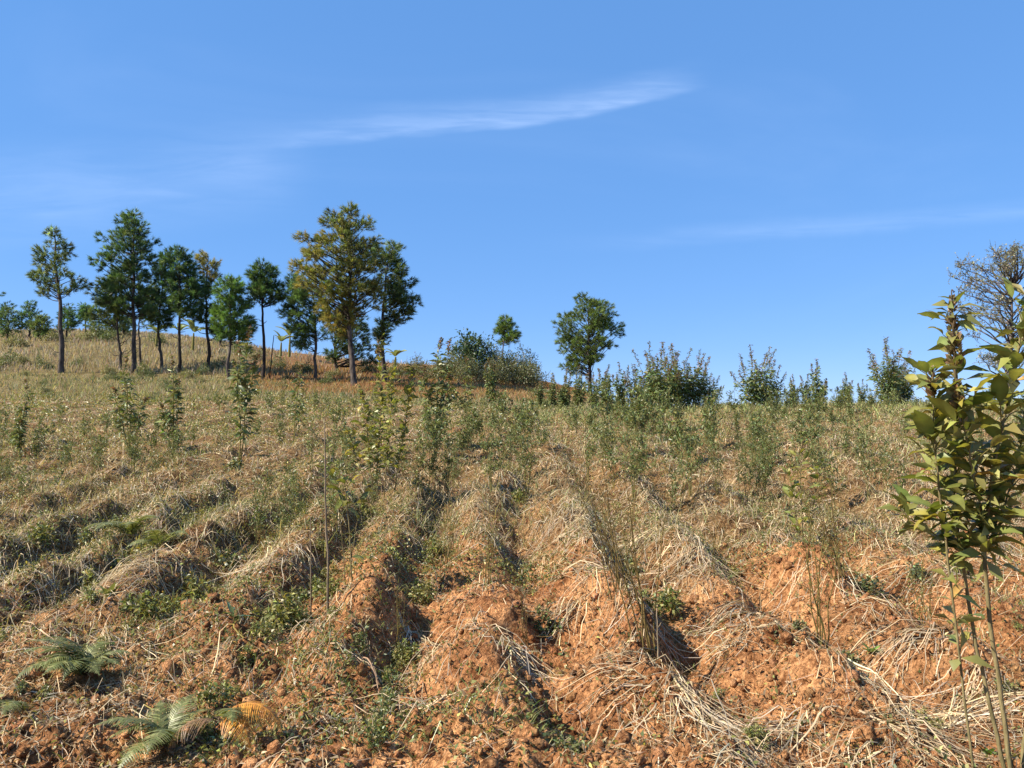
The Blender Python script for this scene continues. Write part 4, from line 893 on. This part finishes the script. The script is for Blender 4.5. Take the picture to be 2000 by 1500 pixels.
ANCH = [(745, 8.5, 'the tall yellow green sapling'), (470, 10.6, 'the single stem dark sapling'), (340, 11.6, 'the drooping two stem sapling'), (255, 12, 'the pale loose sapling'), (42, 11.2, 'the sapling with orange flower spot'),
    (572, 13.5, 'the small blurred sapling'), (850, 12.5, 'the dark bushy sapling'), (908, 17, 'the dark rounded sapling'), (1064, 16, 'the leaning dark stake'), (1105, 25, 'the low shrub row'), (1215, 23, 'the brown tipped crest shrubs'), (1300, 22.5, 'the big crest shrub clump'),
    (1475, 24, 'the lone spiky crest shrub'), (1600, 25, 'the see-through crest shrub'), (1735, 23.5, 'the tall spike crest shrub'), (1570, 6.9, 'the small orange tipped sapling'), (1250, 7.5, 'the wide straw fan'), (1940, 3, 'the big leaved near shrub'), (955, 5.7, 'the twiggy weed on the centre ridge'), (480, 19, 'the tall slender sapling')]
cnt = 0
zones = [((850, 1060), (8, 17), 34, 1.0, 'pale green wispy weed on the centre of the field below the hedge'), ((1120, 1480), (8, 20), 56, 1.1, 'tall wispy green weed below the big crest shrub clump'),
         ((1430, 1800), (8, 23), 60, 1.0, 'wispy green weed on the right side of the field below the crest'), ((180, 380), (9, 15), 24, .75, 'feathery green weed among the left hand saplings'),
         ((-30, 180), (8, 16), 20, .7, 'feathery weed near the left edge of the field'), ((500, 860), (7, 16), 34, .85, 'light green wispy weed around the tall yellow green sapling'), ((400, 1100), (18, 28), 20, .8, 'small far weed in the straw below the pines'), ((1800, 2060), (8, 24), 24, .8, 'wispy weed behind the big leaved near shrub')]
for (pa, pb), (da, db), n, sc, lab in zones:
    for _ in range(int(n*.78)):
        d = math.exp(rng.uniform(math.log(da), math.log(db))); px = rng.uniform(pa, pb); cnt += 1
        v = WV if d < 11 else WF
        q = sc*rng.uniform(.6, 1.15); near = min(ANCH, key=lambda t: ((t[0]-px)/120)**2+(math.log(t[1]/d)*2.2)**2)
        rel = 'uphill of' if d > near[1]*1.12 else ('downhill of' if d < near[1]*.9 else 'beside')
        size = 'tall' if q > .8 else ('knee-high' if q > .58 else 'short')
        look = 'fine leaved' if v is WV else 'broader leaved'
        weed(v[cnt % len(v)], px, d, q, f'{size} {look} wispy green weed {rel} {near[2]}', 'wispy green weeds across the field', rng.uniform(0, 6.28))

LW = [bush_mesh(.34, .26, 170+40*i, .042+.008*(i % 2), .009+.004*(i % 3), ((.10, .13, .04), (.17, .18, .05), (.13, .15, .07), (.21, .21, .06))[i], (.26, .22, .08), .3, 6, 7) for i in range(4)]
LWN = ['dark leaved', 'yellow green', 'grey green', 'yellowing']
LAN = [(165, 4.1, 'the large fern'), (330, 3.4, 'the fern with orange frond'), (250, 6.8, 'the ferns higher in the left field'), (648, 5, 'the tall bare stick'), (470, 10.6, 'the single stem dark sapling'), (42, 9, 'the sapling with orange flower spot'), (745, 8.5, 'the tall yellow green sapling'), (1000, 4.4, 'the deep central furrow'), (1268, 4.4, 'the slanting dark stems'),
       (1590, 4.6, 'the bushy upright twiggy weed'), (1250, 7.2, 'the wide straw fan'), (1570, 7, 'the small orange tipped sapling'), (1940, 3.4, 'the big leaved near shrub'), (520, 6.2, 'the straw on the far left mound'), (955, 6, 'the twiggy weed on the centre ridge')]
for i in range(105):
    left = i < 70
    d = math.exp(rng.uniform(math.log(3.2), math.log(11))); px = rng.uniform(-60, 760) if left else rng.uniform(700, 2000); x = xat(px, d)
    if rng.random() < .75:                                    # mostly down in the furrows
        x = float(snap_crest(np.array([x]), np.array([d]))[0])+.42*ROW; px = 1000+F*x/d
    near = min(LAN, key=lambda t: ((t[0]-px)/130)**2+(math.log(t[1]/d)*2.2)**2); rel = 'uphill of' if d > near[1]*1.1 else ('downhill of' if d < near[1]*.9 else 'beside')
    sc = rng.uniform(.4, 1.0)*(1 if left else .75)*(.6 if d < 4.8 else 1); kk = int(rng.integers(4))
    put_bush(LW[kk], 'leafy_weed', px, d, sc, f"{'tiny' if sc < .42 else 'small' if sc < .68 else 'large'} {LWN[kk]} leafy weed {rel} {near[2]}", 'leafy weeds in the furrows', rng.uniform(0, 6), 'weed', -.01)

# ------------------------------------------------------------------ ferns
rng = np.random.default_rng(512)
def frond_mesh(L, tint, alt, arch, dead=False, seed=0):
    r_ = np.random.default_rng(seed); K = 34; t = np.linspace(0, 1, K); el = arch-(1.5+.5*r_.random())*t*1.05
    hx = np.cumsum(np.cos(el))*L/K; hz = np.cumsum(np.sin(el))*L/K; side = .06*L*np.sin(t*2+r_.uniform(0, 3))
    P = np.stack([hx, side, hz], 1); mb = MB(); tubes(mb, P, .0028*np.linspace(1, .3, K), 4, np.array(tint)*1.1)
    T = unit(np.gradient(P, axis=0)); Sd = unit(np.cross(T, np.array((0, 0, 1.)))); Nn = np.cross(Sd, T)
    for i in range(3, K):
        ln = L*.27*math.sin(math.pi*min(1, (t[i]*.93+.10))**.75)+.006
        for s in (-1, 1):
            m = 7; u = np.linspace(0, 1, m)
            dr = unit((Sd[i]*s+T[i]*.45+Nn[i]*r_.uniform(-.05, .2))[None])[0]; cur = r_.uniform(.15, .4) if not dead else r_.uniform(.3, .9)
            c = P[i]+dr*ln*u[:, None]-Nn[i]*(cur*ln*u**2)[:, None]+T[i]*(.10*ln*u**2)[:, None]
            w = L*.0165*(1-u*.85)*np.where(np.arange(m) % 2 == 0, 1.25, .62)
            if dead: w *= .75
            sv_ = unit(T[i]-dr*np.dot(T[i], dr)); col = vary(tint, 1, .16, alt, .3, .03)[0]
            ribbons(mb, c[None], w[None], np.tile(sv_, (1, m, 1)), col, .3)
    return mb.mesh('frond', M_FERN)
FG = (.15, .165, .048); FG2 = (.25, .25, .095)
FRS = [frond_mesh(.42, FG, FG2, 1.15+.08*i, False, i) for i in range(5)]; FRD = frond_mesh(.34, (.52, .23, .035), (.38, .15, .03), .75, True, 9); FRB = frond_mesh(.36, (.22, .13, .06), (.16, .09, .05), .6, True, 10)
def fern(px, d, fr, label, dz=-.01):
    x = xat(px, d, 1300); z = float(H(np.array([x]), np.array([d]))[0]); root = thing('fern', (x, d, z+dz), label, 'fern', 'ferns on the left bank')
    for me, az, sc, tilt in fr:
        o = link('frond', me, root); o.rotation_euler = (rng.normal(0, .12), tilt, math.radians(az)); o.scale = (sc,)*3
    return root
fern(165, 4.1, [(FRS[0], 195, .95, -.25), (FRS[1], 235, .9, .1), (FRS[2], 262, .9, .1), (FRS[3], 160, .75, -.1), (FRS[4], 285, .85, .15), (FRS[1], 320, .75, 0), (FRS[0], 20, .7, -.2), (FRS[2], 80, .6, -.3), (FRS[3], 215, .7, .2), (FRS[4], 205, .85, -.4), (FRS[0], 250, .8, -.3), (FRS[3], 225, .95, -.15), (FRS[1], 178, .8, .05), (FRS[2], 340, .65, .1), (FRB, 190, 1.1, .2), (FRB, 300, 1, .3), (FRB, 240, 1, .4)], 'large green fern with drooping fronds on the left bank')
fern(330, 3.35, [(FRS[0], 232, .75, -.25), (FRS[4], 205, .7, -.1), (FRB, 270, 1, .2), (FRB, 240, .9, .3), (FRS[3], 218, .85, .05), (FRS[1], 80, .7, -.45), (FRS[0], 255, .8, .1), (FRS[4], 278, .8, .1), (FRS[2], 120, .6, -.4), (FRS[2], 30, .6, -.2), (FRB, 60, 1, 0), (FRB, 330, .9, .2)], 'green fern at the bank foot beside an orange dead frond')
fern(430, 3.3, [(FRD, 345, 1.0, -.25), (FRD, 12, .9, -.1), (FRD, 320, .8, 0), (FRB, 200, .7, 0), (FRS[2], 300, .6, .2), (FRS[0], 340, .6, .2)], 'withered fern with a bright orange dead frond', .15)
fern(245, 6.9, [(FRS[0], 200, 1.1, 0), (FRS[1], 250, 1.0, 0), (FRS[2], 290, .9, 0), (FRS[3], 330, 1, 0), (FRS[4], 20, .9, -.1), (FRS[0], 150, .9, -.1)], 'green fern growing higher up in the left field')
fern(305, 6.6, [(FRS[0], 230, .8, 0), (FRS[3], 280, .9, 0), (FRS[2], 340, .9, 0), (FRS[1], 20, .8, 0)], 'smaller fern just below the fern in the left field')
fern(40, 3.6, [(FRB, 250, 1.1, .1), (FRS[4], 280, .6, .1), (FRB, 320, 1, 0), (FRB, 200, 1, 0), (FRS[3], 230, .55, .1)], 'mostly dead brown fern at the left edge of the bank')

# ------------------------------------------------------------------ hero straw clumps
rng = np.random.default_rng(513)
for i, (px, d, ang, n, L, sp, lab) in enumerate([
    (1330, 3.75, -62, 42, .62, .05, 'big bundle of grey dry stalks hanging off the front ridge below slanting stems'), (1265, 3.8, 170, 12, .35, .03, 'few thick stalks arching over the hole in the front ridge'),
    (1640, 4.0, -55, 46, .55, .06, 'thick bundle of dry stalks on the front right ridge'), (1790, 3.7, -40, 50, .62, .07, 'matted dry stalks beside the foot of the big leaved shrub'),
    (1250, 6.9, -140, 60, .8, .10, 'wide fan of pale straw combed down the right ridge'), (1000, 4.3, -68, 26, .42, .03, 'dry stalk bundle drooping into the deep central furrow'),
    (925, 4.75, -120, 30, .42, .04, 'straw bundle on the sunny side of the centre ridge'), (800, 5.0, -62, 22, .42, .03, 'stalks hanging down the shaded side of the mound by the stick'),
    (825, 6.0, -50, 26, .45, .04, 'arched straw tuft on top of the mound left of centre'), (650, 4.85, -110, 34, .38, .06, 'dense straw tuft at the foot of the tall bare stick'),
    (1460, 5.1, -150, 26, .55, .05, 'long combed straw on the bright right slope'), (1480, 5.5, -75, 20, .4, .03, 'pale upright bent stalks on the right slope'),
    (1800, 4.4, -160, 38, .5, .06, 'swirl of straw around the small bush bundle at right'), (1700, 3.5, -35, 36, .6, .05, 'stalk bundle running to the bottom right corner'),
    (870, 3.75, -150, 20, .36, .05, 'loose crossed stalks on the lowest centre soil'), (560, 5.3, -70, 30, .42, .04, 'straw falling over the left ridge crest'),
    (480, 4.5, -85, 9, .4, .03, 'few curved pale roots on the left orange mound'), (230, 4.7, -60, 22, .4, .05, 'spread stalks above the large fern'),
    (1130, 5.2, -130, 34, .5, .05, 'straw sheet lying in the furrow right of centre'), (690, 4.3, -40, 18, .4, .05, 'stalks strewn across the orange soil below the stick'),
    (1900, 3.9, -130, 34, .5, .06, 'straw mat behind the twin stems of the near shrub'), (520, 6.5, -110, 40, .5, .07, 'pale straw spilling over the far left mound'), (1120, 7.6, -60, 36, .5, .06, 'straw tuft at the head of the central furrow'),
    (1560, 3.6, -150, 22, .5, .06, 'thin straw across the bright lower right soil'), (1400, 4.6, -35, 20, .5, .05, 'long straws running along the right ridge crest'), (330, 5.6, -120, 34, .45, .07, 'grey straw heap in the left field below the ferns'),
    (60, 4.8, -70, 26, .45, .06, 'straw tangle at the left margin of the field'), (980, 6.9, -115, 30, .42, .05, 'pale straw tuft on the centre ridge below the wispy weeds')]):
    straw_clump(px, d, ang, n, L, sp, lab)

# ------------------------------------------------------------------ sticks, stake, small things
rng = np.random.default_rng(514)
def stick(name, px, d, top, r, lab, lean=0, col=(1, 1, 1), mat=None):
    x = xat(px, d); z = float(H(np.array([x]), np.array([d]))[0]); h = zat(top, d)-z; K = 12; t = np.linspace(0, 1, K)
    P = np.stack([lean*h*t+np.cumsum(rng.normal(0, .004*h, K)), np.cumsum(rng.normal(0, .004, K)), -.06+(h+.06)*t], 1)
    mb = MB(); tubes(mb, P, r*(1-.55*t), 6, col)
    for f in (.35, .55, .72):
        i = int(f*K); b = P[i]; s = rng.choice([-1, 1]); tubes(mb, np.array([[b, b+np.array((s*.012, .0, .015)), b+np.array((s*.02, 0, .03))]]), np.array([[r*.5, r*.4, r*.2]]), 4, col)
    return tag(mb.build(name, mat or M_TWIG, loc=(x, d, z), smooth=True), lab, 'stick')
stick('bare_stick', 648, 4.95, 825, .0085, 'tall thin bare stick standing upright in a straw tuft', -.02)
stick('bare_stick', 612, 5.2, 1010, .006, 'short bare stick left of the tall bare stick', -.02)
stick('bare_stick', 1282, 4.15, 1190, .006, 'pale straight stick standing inside the slanting dark stems', -.01, (1.3, 1.3, 1.3))
stick('dark_stake', 1064, 16, 828, .03, 'short dark stake leaning in the straw below the hedge', -.18, (.2, .2, .2))
stick('dead_branch', 524, 54, 655, .05, 'dark dead branch standing beside the flat topped pine trunk', .08, (.3, .3, .3))
def seedling(px, d, n, L, w, tint, lab):
    x = xat(px, d, 1200); z = float(H(np.array([x]), np.array([d]))[0]); mb = MB(); az = np.arange(n)*2.4
    el = rng.uniform(.2, 1.1, n); D = np.stack([np.cos(az)*np.cos(el), np.sin(az)*np.cos(el), np.sin(el)], 1)
    t = np.linspace(0, 1, 5)[None, :, None]; P = D[:, None]*t*L*rng.uniform(.6, 1.1, (n, 1, 1)); P[..., 2] -= (t[..., 0]**2)*L*.25; P[..., 2] += .005
    S = unit(np.cross(D, np.array((0, 0, 1.))))[:, None]*np.ones((1, 5, 1)); W = w*np.array([.35, .9, 1, .7, .08])[None]*np.ones((n, 1))
    ribbons(mb, P, W, S, vary(tint, n, .2), -.5); return tag(mb.build('seedling', M_LEAF, loc=(x, d, z)), lab, 'seedling', 'seedlings on the soil')
for px, d, n, L, w, c, lab in [(745, 3.95, 14, .11, .011, (.15, .18, .14), 'grey green rosette with narrow leaves on the low soil'), (1152, 3.45, 14, .10, .022, (.16, .17, .09), 'wilted grey rosette on the front orange ridge'),
    (455, 4.75, 9, .13, .012, (.15, .20, .13), 'pale blue green seedling in the left furrow'), (788, 4.6, 5, .06, .014, (.26, .26, .04), 'tiny bright yellow green seedling in shade'), (760, 3.65, 10, .07, .009, (.2, .2, .16), 'dried grey rosette near the bottom soil'),
    (1920, 3.3, 7, .08, .014, (.12, .20, .04), 'bright green sprout at the foot of the near shrub'), (210, 5.2, 12, .14, .02, (.16, .19, .05), 'leafy yellow green seedling above the large fern'), (1700, 4.4, 8, .08, .014, (.16, .22, .05), 'small bright seedling on the right ridge')]:
    seedling(px, d, n, L, w, c, lab)
